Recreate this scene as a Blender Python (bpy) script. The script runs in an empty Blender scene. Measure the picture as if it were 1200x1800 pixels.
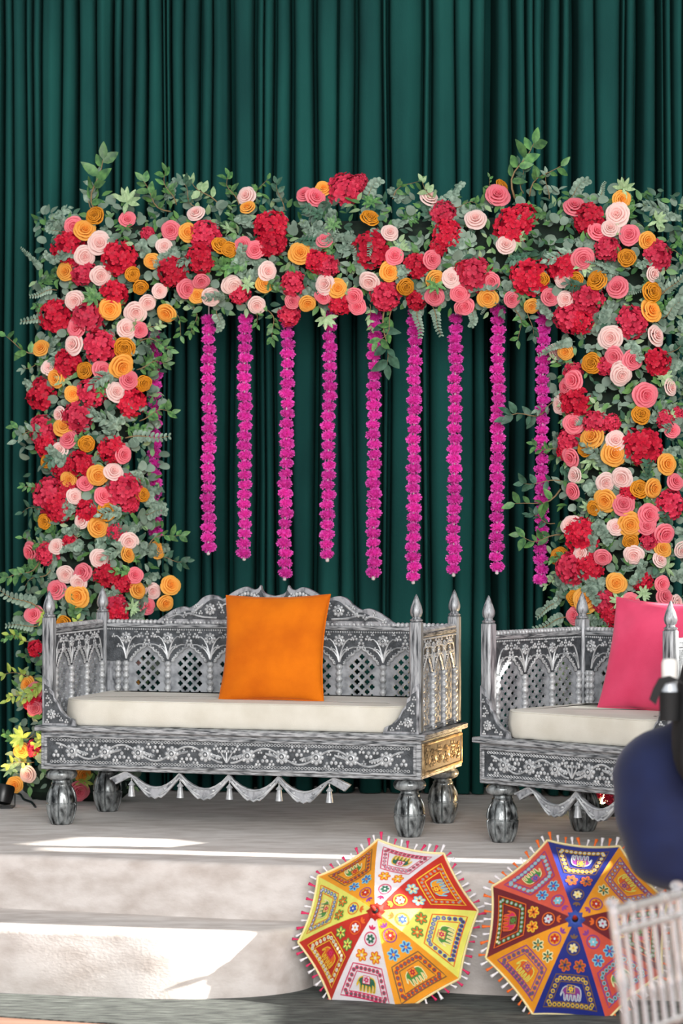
import bpy, bmesh, math, random
from mathutils import Vector, Matrix, Quaternion
from mathutils.geometry import tessellate_polygon

random.seed(7)
PI = math.pi
scene = bpy.context.scene
COL = scene.collection
V = Vector

# ------------------------------------------------------------------ camera
CAM_H, FPX, HORIZON = 2.08, 5000.0, 880.0
STAGE = 0.52
cam_data = bpy.data.cameras.new('camera')
cam_data.sensor_fit = 'VERTICAL'
cam_data.sensor_height = 36.0
cam_data.sensor_width = 24.0
cam_data.lens = 100.0
cam_data.shift_y = -(900.0 - HORIZON) / 1800.0
cam_data.clip_end = 200
cam_data.dof.use_dof = True
cam_data.dof.focus_distance = 13.3
cam_data.dof.aperture_fstop = 2.6
cam = bpy.data.objects.new('camera', cam_data)
COL.objects.link(cam)
cam.location = (0, 0, CAM_H)
cam.rotation_euler = (PI / 2, 0, 0)
scene.camera = cam

# ------------------------------------------------------------------ world, sun, exposure
world = bpy.data.worlds.new('world')
scene.world = world
world.use_nodes = True
wn = world.node_tree.nodes
wn['Background'].inputs[0].default_value = (0.93, 0.97, 1.0, 1)
wn['Background'].inputs[1].default_value = 0.42

SUN_AZ, SUN_EL = math.radians(78), math.radians(23)
SUN_DIR = V((-math.sin(SUN_AZ) * math.cos(SUN_EL), math.cos(SUN_AZ) * math.cos(SUN_EL), -math.sin(SUN_EL)))
sun_data = bpy.data.lights.new('sun', 'SUN')
sun_data.energy = 15.0
sun_data.angle = math.radians(0.5)
sun_data.color = (1.0, 0.95, 0.87)
sun = bpy.data.objects.new('sun', sun_data)
COL.objects.link(sun)
sun.rotation_euler = SUN_DIR.to_track_quat('-Z', 'Y').to_euler()
sun.location = (8, -8, 9)

# added soft front fill, behind and above the camera
area_data = bpy.data.lights.new('added_front_fill', 'AREA')
area_data.shape = 'RECTANGLE'
area_data.size, area_data.size_y = 9.0, 5.0
area_data.energy = 2000
area_data.color = (1.0, 0.99, 0.97)
area = bpy.data.objects.new('added_front_fill', area_data)
COL.objects.link(area)
area.location = (1.5, -3.0, 5.0)
area.rotation_euler = (V((0, 13.5, 1.2)) - area.location).to_track_quat('-Z', 'Y').to_euler()

vs = scene.view_settings
vs.view_transform = 'Standard'
vs.look = 'None'
vs.gamma = 1.0
vs.use_curve_mapping = False
vs.exposure = 0.45


# ------------------------------------------------------------------ helpers
def at(px, py, D):
    """Point seen at pixel (px,py) that stands D metres in front of the camera."""
    return V(((px - 600) * D / FPX, D, CAM_H - (py - HORIZON) * D / FPX))


class MB:
    """collects faces, builds ONE mesh"""
    def __init__(s):
        s.v, s.f, s.t = [], [], []

    def add(s, vs, fs, tone=0.5):
        o = len(s.v)
        s.v += [tuple(p) for p in vs]
        s.f += [tuple(i + o for i in f) for f in fs]
        s.t += tone if isinstance(tone, list) else [tone] * len(vs)
        return s

    def box(s, c, size, M=None):
        x, y, z = c
        a, b, d = (q / 2 for q in size)
        vs = [V((x + i * a, y + j * b, z + k * d)) for i in (-1, 1) for j in (-1, 1) for k in (-1, 1)]
        if M: vs = [M @ p for p in vs]
        return s.add(vs, [(0, 1, 3, 2), (4, 6, 7, 5), (0, 4, 5, 1), (2, 3, 7, 6), (0, 2, 6, 4), (1, 5, 7, 3)])

    def bbox(s, c, size, b=0.004, M=None):
        """chamfered box: eight corners each cut, stacked loops"""
        x, y, z = c
        hx, hy, hz = (q / 2 for q in size)
        vs, n = [], 8
        for dz, ins in ((-hz, b), (-hz + b, 0), (hz - b, 0), (hz, b)):
            ax, ay = hx - ins, hy - ins
            for sx, sy, first in ((1, 1, 0), (-1, 1, 1), (-1, -1, 0), (1, -1, 1)):
                p = [(sx * ax, sy * (ay - b)), (sx * (ax - b), sy * ay)]
                if first: p.reverse()
                vs += [V((x + q[0], y + q[1], z + dz)) for q in p]
        if M: vs = [M @ p for p in vs]
        fs = [tuple(range(7, -1, -1)), tuple(range(24, 32))]
        for k in range(3):
            fs += [(k * n + i, k * n + (i + 1) % n, k * n + n + (i + 1) % n, k * n + n + i) for i in range(n)]
        return s.add(vs, fs)

    def lathe(s, prof, seg=16, M=None, flute=None):
        vs, fs = [], []
        for r, z in prof:
            for i in range(seg):
                a = 2 * PI * i / seg
                rr = r * (flute(a, z) if flute else 1)
                vs.append(V((rr * math.cos(a), rr * math.sin(a), z)))
        for k in range(len(prof) - 1):
            fs += [(k * seg + i, k * seg + (i + 1) % seg, (k + 1) * seg + (i + 1) % seg, (k + 1) * seg + i) for i in range(seg)]
        fs.append(tuple(range(seg - 1, -1, -1)))
        fs.append(tuple((len(prof) - 1) * seg + i for i in range(seg)))
        if M: vs = [M @ p for p in vs]
        return s.add(vs, fs)

    def ball(s, c, r, seg=8, rings=5, M=None):
        r = r if hasattr(r, '__len__') else (r, r, r)
        vs, fs = [], []
        for k in range(rings + 1):
            th = PI * (k + 0.02) / (rings + 0.04)
            for i in range(seg):
                a = 2 * PI * i / seg
                vs.append(V((c[0] + r[0] * math.sin(th) * math.cos(a), c[1] + r[1] * math.sin(th) * math.sin(a), c[2] + r[2] * math.cos(th))))
        for k in range(rings):
            fs += [(k * seg + i, (k + 1) * seg + i, (k + 1) * seg + (i + 1) % seg, k * seg + (i + 1) % seg) for i in range(seg)]
        if M: vs = [M @ p for p in vs]
        return s.add(vs, fs)

    def tube(s, path, r, seg=6, closed=False):
        path = [V(p) for p in path]
        n = len(path)
        rs = r if hasattr(r, '__len__') else [r] * n
        vs, fs = [], []
        up = None
        for k, p in enumerate(path):
            a = path[(k - 1) % n] if (closed or k) else p
            b = path[(k + 1) % n] if (closed or k < n - 1) else p
            d = (b - a)
            d = d.normalized() if d.length > 1e-9 else V((0, 0, 1))
            if up is None: up = V((0, 0, 1)) if abs(d.z) < .9 else V((0, 1, 0))
            x = d.cross(up)
            x = x.normalized() if x.length > 1e-6 else V((1, 0, 0))
            up = x.cross(d).normalized()
            for i in range(seg):
                t = 2 * PI * i / seg
                vs.append(p + (x * math.cos(t) + up * math.sin(t)) * rs[k])
        m = n if closed else n - 1
        for k in range(m):
            k2 = (k + 1) % n
            fs += [(k * seg + i, k * seg + (i + 1) % seg, k2 * seg + (i + 1) % seg, k2 * seg + i) for i in range(seg)]
        if not closed:
            fs.append(tuple(range(seg - 1, -1, -1)))
            fs.append(tuple((n - 1) * seg + i for i in range(seg)))
        return s.add(vs, fs)

    def grid(s, fn, nu, nv, tone=None, wrap=False):
        vs, ts = [], []
        for j in range(nv + 1):
            for i in range(nu + 1):
                vs.append(fn(i / nu, j / nv))
                ts.append(tone(i / nu, j / nv) if tone else 0.5)
        w = nu + 1
        fs = [(j * w + i, j * w + i + 1, (j + 1) * w + i + 1, (j + 1) * w + i) for j in range(nv) for i in range(nu)]
        return s.add(vs, fs, ts)

    def mesh(s, name, mat, smooth=True, angle=40):
        me = bpy.data.meshes.new(name)
        me.from_pydata(s.v, [], s.f)
        me.materials.append(mat)
        if smooth is True:
            me.shade_smooth()
            if angle: me.set_sharp_from_angle(angle=math.radians(angle))
        at_ = me.attributes.new('tone', 'FLOAT', 'POINT')
        at_.data.foreach_set('value', s.t)
        me.update()
        return me

    def obj(s, name, mat, parent=None, smooth=True, angle=40):
        return inst(name, s.mesh(name, mat, smooth, angle), parent)


def inst(name, me, parent=None, M=None):
    o = bpy.data.objects.new(name, me)
    COL.objects.link(o)
    if parent is not None: o.parent = parent
    if M is not None: o.matrix_local = M
    return o


def thing(name, label, cat, loc=(0, 0, 0), rz=0.0, group=None):
    o = bpy.data.objects.new(name, None)
    COL.objects.link(o)
    o.empty_display_size = 0.1
    o.location = loc
    o.rotation_euler = (0, 0, rz)
    return tag(o, label, cat, group)


def tag(o, label, cat=None, group=None):
    o['label'] = label
    if cat: o['category'] = cat
    if group: o['group'] = group
    return o


def struct(o, label=None):
    o['kind'] = 'structure'
    if label: o['label'] = label
    return o


def frame(n, up=V((0, 0, 1)), spin=0.0):
    """3x3 matrix: z -> n, y -> up-ish, turned by spin about n"""
    z = V(n).normalized()
    x = V(up).cross(z)
    if x.length < 1e-5: x = V((1, 0, 0))
    x.normalize()
    y = z.cross(x)
    c, s_ = math.cos(spin), math.sin(spin)
    x2, y2 = x * c + y * s_, y * c - x * s_
    return Matrix((x2, y2, z)).transposed()


def TRS(p, R, sc=1.0):
    sc = sc if hasattr(sc, '__len__') else (sc, sc, sc)
    return Matrix.Translation(p) @ R.to_4x4() @ Matrix.Diagonal((sc[0], sc[1], sc[2], 1))


def flat(name, outlines, thick, mat, bevel=0.0, upright=True):
    """plate with holes from 2-D outlines (x,z); front looks to -y"""
    cu = bpy.data.curves.new('tmp', 'CURVE')
    cu.dimensions = '2D'
    cu.fill_mode = 'BOTH'
    cu.extrude = max(thick / 2 - bevel, 1e-4)
    cu.bevel_depth = bevel
    cu.bevel_resolution = 1 if bevel else 0
    cu.offset = -bevel
    for ol in outlines:
        sp = cu.splines.new('POLY')
        sp.points.add(len(ol) - 1)
        for p, q in zip(sp.points, ol): p.co = (q[0], q[1], 0, 1)
        sp.use_cyclic_u = True
    o = bpy.data.objects.new('tmp', cu)
    COL.objects.link(o)
    bpy.context.view_layer.update()
    dg = bpy.context.evaluated_depsgraph_get()
    me = bpy.data.meshes.new_from_object(o.evaluated_get(dg))
    bpy.data.objects.remove(o)
    bpy.data.curves.remove(cu)
    me.name = name
    if upright:
        me.transform(Matrix(((1, 0, 0, 0), (0, 0, -1, 0), (0, 1, 0, 0), (0, 0, 0, 1))))
    me.materials.clear()
    me.materials.append(mat)
    return me


# ------------------------------------------------------------------ materials
def mat_new(name):
    m = bpy.data.materials.new(name)
    m.use_nodes = True
    nt = m.node_tree
    return m, nt, nt.nodes['Principled BSDF']


def rgb(h):
    h = h.lstrip('#')
    c = [int(h[i:i + 2], 16) / 255 for i in (0, 2, 4)]
    return tuple(x / 12.92 if x <= .04045 else ((x + .055) / 1.055) ** 2.4 for x in c) + (1,)


def noise_mat(name, c1, c2, scale=8, rough=.6, metal=0.0, stretch=(1, 1, 1), lo=.35, hi=.65, bump=0.0, bscale=60, sheen=0.0, detail=4, spec=.5, obj_coord=True, randomize=0.0):
    m, nt, b = mat_new(name)
    N, L = nt.nodes, nt.links
    tc = N.new('ShaderNodeTexCoord')
    mp = N.new('ShaderNodeMapping')
    mp.inputs['Scale'].default_value = stretch
    L.new(tc.outputs['Object' if obj_coord else 'Generated'], mp.inputs[0])
    nz = N.new('ShaderNodeTexNoise')
    nz.inputs['Scale'].default_value = scale
    nz.inputs['Detail'].default_value = detail
    L.new(mp.outputs[0], nz.inputs[0])
    rp = N.new('ShaderNodeValToRGB')
    rp.color_ramp.elements[0].position, rp.color_ramp.elements[1].position = lo, hi
    rp.color_ramp.elements[0].color, rp.color_ramp.elements[1].color = c1, c2
    L.new(nz.outputs[0], rp.inputs[0])
    out = rp.outputs[0]
    if randomize:
        oi = N.new('ShaderNodeObjectInfo')
        hs = N.new('ShaderNodeHueSaturation')
        mr = N.new('ShaderNodeMapRange')
        mr.inputs[3].default_value, mr.inputs[4].default_value = 1 - randomize, 1 + randomize
        L.new(oi.outputs['Random'], mr.inputs[0])
        L.new(mr.outputs[0], hs.inputs['Value'])
        L.new(out, hs.inputs['Color'])
        out = hs.outputs[0]
    L.new(out, b.inputs['Base Color'])
    b.inputs['Roughness'].default_value = rough
    b.inputs['Metallic'].default_value = metal
    b.inputs['Specular IOR Level'].default_value = spec
    if sheen:
        b.inputs['Sheen Weight'].default_value = sheen
        b.inputs['Sheen Roughness'].default_value = .4
    if bump:
        n2 = N.new('ShaderNodeTexNoise')
        n2.inputs['Scale'].default_value = bscale
        n2.inputs['Detail'].default_value = 3
        L.new(mp.outputs[0], n2.inputs[0])
        bp = N.new('ShaderNodeBump')
        bp.inputs['Strength'].default_value = bump
        bp.inputs['Distance'].default_value = .01
        L.new(n2.outputs[0], bp.inputs['Height'])
        L.new(bp.outputs[0], b.inputs['Normal'])
    return m


def plain(name, c, rough=.6, metal=0.0, **k):
    c = rgb(c) if isinstance(c, str) else c
    d = tuple(x * .86 for x in c[:3]) + (1,)
    return noise_mat(name, d, c, scale=k.pop('scale', 14), rough=rough, metal=metal, **k)


def petal_mat(name, inner, outer, trans=.25, rough=.55, rnd=.10):
    """petal colour from the heart (tone 0) to the rim (tone 1)"""
    m, nt, b = mat_new(name)
    N, L = nt.nodes, nt.links
    a = N.new('ShaderNodeAttribute'); a.attribute_name = 'tone'
    rp = N.new('ShaderNodeValToRGB')
    rp.color_ramp.elements[0].color, rp.color_ramp.elements[1].color = rgb(inner), rgb(outer)
    L.new(a.outputs['Fac'], rp.inputs[0])
    oi = N.new('ShaderNodeObjectInfo')
    mr = N.new('ShaderNodeMapRange')
    mr.inputs[3].default_value, mr.inputs[4].default_value = 1 - rnd, 1 + rnd
    L.new(oi.outputs['Random'], mr.inputs[0])
    hs = N.new('ShaderNodeHueSaturation')
    L.new(mr.outputs[0], hs.inputs['Value'])
    L.new(rp.outputs[0], hs.inputs['Color'])
    L.new(hs.outputs[0], b.inputs['Base Color'])
    b.inputs['Roughness'].default_value = rough
    b.inputs['Specular IOR Level'].default_value = .3
    tr = N.new('ShaderNodeBsdfTranslucent')
    L.new(hs.outputs[0], tr.inputs[0])
    mx = N.new('ShaderNodeMixShader')
    mx.inputs[0].default_value = trans
    L.new(b.outputs[0], mx.inputs[1]); L.new(tr.outputs[0], mx.inputs[2])
    L.new(mx.outputs[0], N['Material Output'].inputs[0])
    return m


M_ = {}
M_['curtain'] = noise_mat('curtain_velvet', rgb('#133f3d'), rgb('#1b524d'), scale=3, rough=.9, stretch=(1, 1, .25), spec=.15, bump=.25, bscale=220)
M_['stage'] = noise_mat('stage_velvet', rgb('#b0a6a0'), rgb('#cdc6c2'), scale=6, rough=.85, stretch=(1, 2.2, 2.0), bump=.22, bscale=55, sheen=.1, lo=.3, hi=.62, detail=7)
M_['carpet'] = noise_mat('floor_carpet', rgb('#262a2a'), rgb('#737873'), scale=26, rough=.95, stretch=(.35, 3.2, 1), bump=.5, bscale=90, lo=.36, hi=.7, detail=6)
M_['wood'] = noise_mat('floor_wood', rgb('#8f6a58'), rgb('#a98270'), scale=7, rough=.45, stretch=(.3, 3, 1))
M_['wall'] = noise_mat('wall_paint', rgb('#c9c6c0'), rgb('#d6d3cd'), scale=2, rough=.8)
M_['silver'] = noise_mat('silver_distressed', rgb('#43474c'), rgb('#a9abb0'), scale=34, rough=.42, metal=.25, stretch=(1, 1, .55), lo=.30, hi=.56, bump=.25, bscale=70, detail=8)
M_['silver_v'] = noise_mat('silver_post', rgb('#34383d'), rgb('#adb0b4'), scale=40, rough=.4, metal=.25, stretch=(2.2, 2.2, .22), lo=.34, hi=.58, bump=.25, bscale=60, detail=8)
M_['silver_h'] = noise_mat('silver_edge', rgb('#3c4044'), rgb('#b4b6b9'), scale=75, rough=.45, metal=.2, stretch=(.25, .25, 2.2), lo=.34, hi=.6, bump=.3, bscale=80, detail=8)
M_['lattice'] = noise_mat('silver_lattice', rgb('#6f7378'), rgb('#aeb1b6'), scale=20, rough=.42, metal=.25, lo=.3, hi=.6, bump=.2, bscale=70, detail=8)
M_['carve'] = noise_mat('carved_silver', rgb('#85888c'), rgb('#c6c8ca'), scale=26, rough=.4, metal=.2, lo=.3, hi=.6)
M_['ground'] = noise_mat('carved_ground', rgb('#34383c'), rgb('#54585d'), scale=30, rough=.6, metal=.1, lo=.35, hi=.65, bump=.4, bscale=150)
M_['leg'] = noise_mat('leg_silver', rgb('#15191b'), rgb('#aeb3b4'), scale=22, rough=.3, metal=.45, stretch=(1.6, 1.6, .8), lo=.36, hi=.66, bump=.3, bscale=40, detail=8)
M_['worn'] = noise_mat('worn_lamp_glow', rgb('#6b5336'), rgb('#c9ac80'), scale=14, rough=.4, metal=.3, lo=.33, hi=.6, bump=.3, bscale=60, detail=8)  # gold tone paints the spotlight's warm glow into the worn silver
M_['worn_glow_ground'] = noise_mat('worn_lamp_glow_ground', rgb('#2b2218'), rgb('#54432f'), scale=30, rough=.55, metal=.1)  # brown cast carries the same lamp glow in its colour
M_['cream'] = noise_mat('cream_canvas', rgb('#ccc7ba'), rgb('#d8d4c9'), scale=6, rough=.85, bump=.15, bscale=260, sheen=.1)
M_['orange'] = noise_mat('orange_velvet', rgb('#c55f03'), rgb('#da7106'), scale=5, rough=.85, sheen=.1, spec=.2, bump=.2, bscale=200)
M_['pink'] = noise_mat('pink_cotton', rgb('#d93a63'), rgb('#e64a72'), scale=5, rough=.85, sheen=.2, bump=.2, bscale=300)
M_['white'] = plain('white_cloth', '#eceae6', .8)
M_['black'] = plain('black_nylon', '#0c0d10', .7, bump=.4, bscale=300)
M_['blackplastic'] = plain('black_plastic', '#0e0f10', .35)
M_['magenta'] = petal_mat('magenta_foil', '#e22aa8', '#ff70dd', trans=.25, rough=.4, rnd=.12)
M_['string'] = plain('garland_string', '#d9cfd2', .6)
M_['core'] = noise_mat('arch_core', rgb('#10201a'), rgb('#1f3526'), scale=20, rough=.9)
ROSE = {'P': petal_mat('blush_petal', '#f3a9a4', '#fbe0da', rnd=.05),
        'C': petal_mat('coral_petal', '#e0405e', '#f98a98'),
        'Y': petal_mat('yellow_petal', '#f08a1e', '#fcb955'),
        'O': petal_mat('amber_petal', '#8a4a06', '#e3941f', trans=.15)}
HYD = [petal_mat('crimson_petal', '#9c0c2a', '#ea2848', rnd=.14), petal_mat('raspberry_petal', '#a81638', '#f04465', rnd=.12)]
LEAF = {'sage': noise_mat('leaf_sage', rgb('#526b5a'), rgb('#8fa795'), scale=6, rough=.6, randomize=.22),
        'green': noise_mat('leaf_green', rgb('#2f5c34'), rgb('#64954f'), scale=7, rough=.5, randomize=.3),
        'dark': noise_mat('leaf_dark', rgb('#274a38'), rgb('#46705a'), scale=7, rough=.5, randomize=.25),
        'light': noise_mat('leaf_light', rgb('#7fa070'), rgb('#a9c496'), scale=7, rough=.6, randomize=.15),
        'lime': noise_mat('leaf_lime_lit', rgb('#8aa83e'), rgb('#b9cb66'), scale=7, rough=.6, randomize=.15)}  # lime: lamp warmth put into the leaf colour at the lower left
M_['stem'] = plain('leaf_stem', '#8a7350', .7)

# ------------------------------------------------------------------ floor, carpet, stage, step, walls
def prism(outline, z0, z1, r=0.02):
    """slab with a softly rounded upper rim; outline counter-clockwise"""
    mb = MB()
    n = len(outline)
    cx = sum(p[0] for p in outline) / n; cy = sum(p[1] for p in outline) / n
    def inset(d):
        res = []
        for i in range(n):
            a, b, c = V(outline[i - 1]), V(outline[i]), V(outline[(i + 1) % n])
            e = ((b - a).normalized() + (c - b).normalized()).normalized()
            res.append((b.x - e.y * d, b.y + e.x * d))
        return res
    loops = [(0, z0)] + [(r * (1 - math.cos(t)), z1 - r + r * math.sin(t)) for t in (0, PI / 6, PI / 3, PI / 2)]
    for d, z in loops: mb.v += [(p[0], p[1], z) for p in inset(d)]
    for k in range(len(loops) - 1):
        mb.f += [(k * n + i, k * n + (i + 1) % n, (k + 1) * n + (i + 1) % n, (k + 1) * n + i) for i in range(n)]
    mb.f.append(tuple(len(mb.v) - n + i for i in range(n)))
    mb.f.append(tuple(range(n - 1, -1, -1)))
    mb.t = [.5] * len(mb.v)
    return mb


def smooth_line(pts, k=6):
    res = []
    for i in range(len(pts) - 1):
        p0, p1, p2, p3 = pts[max(i - 1, 0)], pts[i], pts[i + 1], pts[min(i + 2, len(pts) - 1)]
        for j in range(k):
            t = j / k
            res.append(tuple(.5 * ((2 * b) + (-a + c) * t + (2 * a - 5 * b + 4 * c - d) * t * t + (-a + 3 * b - 3 * c + d) * t ** 3) for a, b, c, d in zip(p0, p1, p2, p3)))
    res.append(tuple(pts[-1]))
    return res


mb = MB()
mb.box((0, 6, -.05), (26, 36, .1))
struct(mb.obj('floor', M_['wood'], smooth=False), 'pinkish wooden hall floor in front of the carpet')
th = math.radians(19)
carp = MB().box((0, 0, .003), (14, 3.2, .006), Matrix.Translation((0, 10.95 + 1.72, 0)) @ Matrix.Rotation(-th, 4, 'Z'))
struct(carp.obj('floor_carpet', M_['carpet'], smooth=False), 'dark grey streaked carpet at the foot of the stage')
front = smooth_line([(-6, 13.6), (-3, 12.95), (-1.5, 12.56), (-.6, 12.28), (.2, 12.07), (.62, 11.93), (1.2, 11.82), (2.2, 11.72), (4, 12.2), (6, 13.4)])
struct(prism(front + [(6, 16.4), (-6, 16.4)], 0, STAGE, .025).obj('floor_stage', M_['stage'], angle=60), 'low stage covered in crushed off-white velvet')
stp = smooth_line([(-4.2, 12.7), (-3.2, 12.3), (-2.3, 12.22), (-1.43, 11.98), (-1.0, 11.885), (-.70, 11.832), (-.42, 11.87), (-.25, 11.96), (-.14, 12.1), (-.1, 12.3), (-.15, 12.6)])
struct(prism(stp + [(-.9, 13.0), (-4, 13.6)], 0, .28, .025).obj('floor_step', M_['stage'], angle=60), 'rounded velvet step in front of the stage')
struct(MB().box((0, 16.5, 3.2), (13, .12, 6.4)).obj('wall_back', M_['wall'], smooth=False), 'plain wall hidden behind the green drape')
# ------------------------------------------------------------------ green drape
def make_curtain():
    gaps = [(22, 4), (47, 5), (60, 4), (75, 5), (108, 5), (135, 8), (170, 4), (200, 7), (215, 3), (235, 5), (257, 6), (285, 3), (292, 3), (302, 6), (325, 4), (352, 7), (372, 3), (405, 14), (450, 9), (465, 3), (483, 8), (512, 10), (555, 11), (595, 4),
            (625, 10), (672, 4), (684, 9), (742, 6), (756, 7), (800, 3), (830, 4), (862, 22), (899, 14), (925, 6), (940, 3), (960, 13), (985, 7), (1007, 16), (1046, 5), (1092, 4), (1100, 3), (1122, 16), (1155, 12), (1167, 5), (1182, 6)]
    rnd = random.Random(3)
    p = 22
    left = []
    while p > -900:
        p -= rnd.uniform(10, 42); left.append((p, rnd.uniform(3, 12)))
    p = 1182
    right = []
    while p < 2100:
        p += rnd.uniform(10, 42); right.append((p, rnd.uniform(3, 12)))
    gaps = left[::-1] + gaps + right
    Dc = lambda px: 15.42 - .0004 * px
    prof = []          # (px, depth offset, phase)
    for (a, wa), (b, wb) in zip(gaps, gaps[1:]):
        x0, x1 = a + wa / 2, b - wb / 2
        w = max(x1 - x0, 2)
        bul = min(.05, .0012 * w + .012)
        sk = rnd.uniform(-.02, .02)
        for t in (0, .08, .2, .35, .5, .65, .8, .92, 1):
            rip = .006 * math.sin(t * PI * 3 + a) if w > 24 else 0
            prof.append((x0 + w * t, -bul * math.sin(PI * t) ** .6 + sk * (t - .5) + rip))
        dep = .07 + .015 * wb
        prof.append((b - wb * .22, dep)); prof.append((b + wb * .22, dep))
    zs = [STAGE + .006, .75, 1.1, 1.6, 2.2, 2.9, 3.7, 4.5, 5.3]
    mb = MB()
    n = len(prof)
    for k, z in enumerate(zs):
        for i, (px, d) in enumerate(prof):
            D = Dc(px)
            sw = 1 + .25 * math.sin(px * .013 + z * 1.1) * (1 - z / 6)
            X = (px - 600) * D / FPX + .008 * math.sin(px * .05 + z * 1.7)
            mb.v.append((X, D + d * sw + .02 * math.sin(z * .9 + px * .01), z))
    mb.f = [(k * n + i, k * n + i + 1, (k + 1) * n + i + 1, (k + 1) * n + i) for k in range(len(zs) - 1) for i in range(n - 1)]
    mb.t = [.5] * len(mb.v)
    o = mb.obj('drape', M_['curtain'], angle=70)
    return tag(o, 'tall dark green velvet drape hanging in folds behind the flower arch', 'curtain')
make_curtain()


# ------------------------------------------------------------------ flower meshes
def rose_mesh(kind, seed):
    rnd = random.Random(seed)
    mb = MB()
    tight = kind == 'O'
    if tight:
        layers = [(.02, .10, 2, .52), (.08, .20, 3, .55), (.17, .31, 4, .55), (.27, .43, 5, .52), (.38, .57, 6, .45), (.50, .72, 6, .34), (.64, .90, 7, .16)]
    else:
        layers = [(.01, .11, 2, .60), (.09, .23, 3, .60), (.18, .38, 3, .56), (.30, .56, 4, .47), (.44, .78, 5, .34), (.60, 1.0, 5, .14)]
    mb.lathe([(.26, -.2), (.22, .1), (.12, .38), (.03, .50)], 10)
    mb.t = [.1] * len(mb.v)
    ph = rnd.uniform(0, 6)
    for li, (ri, rho, n, zt) in enumerate(layers):
        ph += rnd.uniform(.5, 1.2)
        f0 = li / (len(layers) - 1)
        for i in range(n):
            a0 = ph + 2 * PI * i / n + rnd.uniform(-.12, .12)
            half = PI / n * (1.42 if li else 1.9)
            rj, zj = rho * rnd.uniform(.93, 1.07), zt + rnd.uniform(-.05, .03)
            dep = .34 - .06 * f0
            pt = rnd.uniform(.02, .09) if li > 2 else 0      # outer petals end in a soft point
            def fn(u, v, a0=a0, half=half, rj=rj, zj=zj, ri=ri, dep=dep, f0=f0, pt=pt):
                q = 2 * u - 1
                a = a0 + q * half * (.62 + .38 * min(1, v * 1.5))
                w = v ** .8
                r = ri * .85 + (rj - ri * .85) * w * (1 - .16 * abs(q) ** 2.5) + pt * v ** 3 * (1 - abs(q)) - .035 * q
                z = zj - dep * (1 - v) ** 1.6 - .05 * q * q - (.05 + .14 * f0) * max(0, v - .72) ** 2 * 8
                return V((r * math.cos(a), r * math.sin(a), z))
            if tight:
                tone = lambda u, v: (1 if v > .75 else .1 + .5 * v)
            else:
                tone = lambda u, v, f0=f0: min(1, max(0, .02 + .55 * f0 + .62 * v ** 1.5))
            mb.grid(fn, 6, 5, tone)
    return mb


def hydrangea_mesh(seed):
    rnd = random.Random(seed)
    mb = MB()
    mb.ball((0, 0, -.05), (.72, .72, .62), 10, 6)
    mb.t = [.0] * len(mb.v)
    n = 40
    for i in range(n):
        zz = 1 - (i + .5) / n * 1.30
        a = i * 2.39996 + rnd.uniform(-.2, .2)
        r = math.sqrt(max(0, 1 - zz * zz))
        d = V((r * math.cos(a), r * math.sin(a), zz))
        d = (d + V((rnd.uniform(-.15, .15), rnd.uniform(-.15, .15), rnd.uniform(-.12, .12)))).normalized()
        p = V((d.x, d.y, d.z * .8 - .02)) * rnd.uniform(.80, .98)
        nn = (d + V((rnd.uniform(-.35, .35), rnd.uniform(-.35, .35), rnd.uniform(-.1, .3)))).normalized()
        R = frame(nn, V((.3, .9, .2)), rnd.uniform(0, 6))
        s = rnd.uniform(.25, .33)
        for k in range(4):
            Rk = R @ Matrix.Rotation(k * PI / 2, 3, 'Z')
            cup = rnd.uniform(.05, .4)
            pts = [(0, .02, 0), (.30, .22, .05), (.46, .62, .14), (.30, .95, .16 + cup * .3), (0, 1.03, .12 + cup * .4), (-.30, .95, .16 + cup * .3), (-.46, .62, .14), (-.30, .22, .05), (0, .58, .02)]
            vs = [p + (Rk @ V(q)) * s for q in pts]
            tv = [.25, .5, .75, .95, 1, .95, .75, .5, .7]
            mb.add(vs, [(8, j, (j + 1) % 8) for j in range(8)], [t * rnd.uniform(.8, 1.0) for t in tv])
    return mb


def add_leaf(mb, base, d, n, L, W, shape='ovate', fold=.18, curl=.15):
    """one leaf: blade of two halves meeting in a fold, growing from base along d"""
    d = V(d).normalized(); n = V(n)
    n = n - d * n.dot(d)
    n = n.normalized() if n.length > 1e-5 else d.orthogonal().normalized()
    s = d.cross(n)
    ts = (0, .2, .45, .7, .9, 1)
    w = {'ovate': (.06, .78, 1, .72, .3, 0), 'round': (.15, .85, 1, .93, .62, .2), 'long': (.05, .6, 1, .8, .4, 0)}[shape]
    vs, fs = [], []
    for t, ww in zip(ts, w):
        c = V(base) + d * (L * t) - n * (curl * L * t * t)
        e = s * (W * ww * .5)
        lift = n * (fold * W * ww * .5)
        vs += [c - e + lift, c, c + e + lift]
    for k in range(5):
        o = k * 3
        fs += [(o, o + 1, o + 4, o + 3), (o + 1, o + 2, o + 5, o + 4)]
    mb.add(vs, fs)


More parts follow.
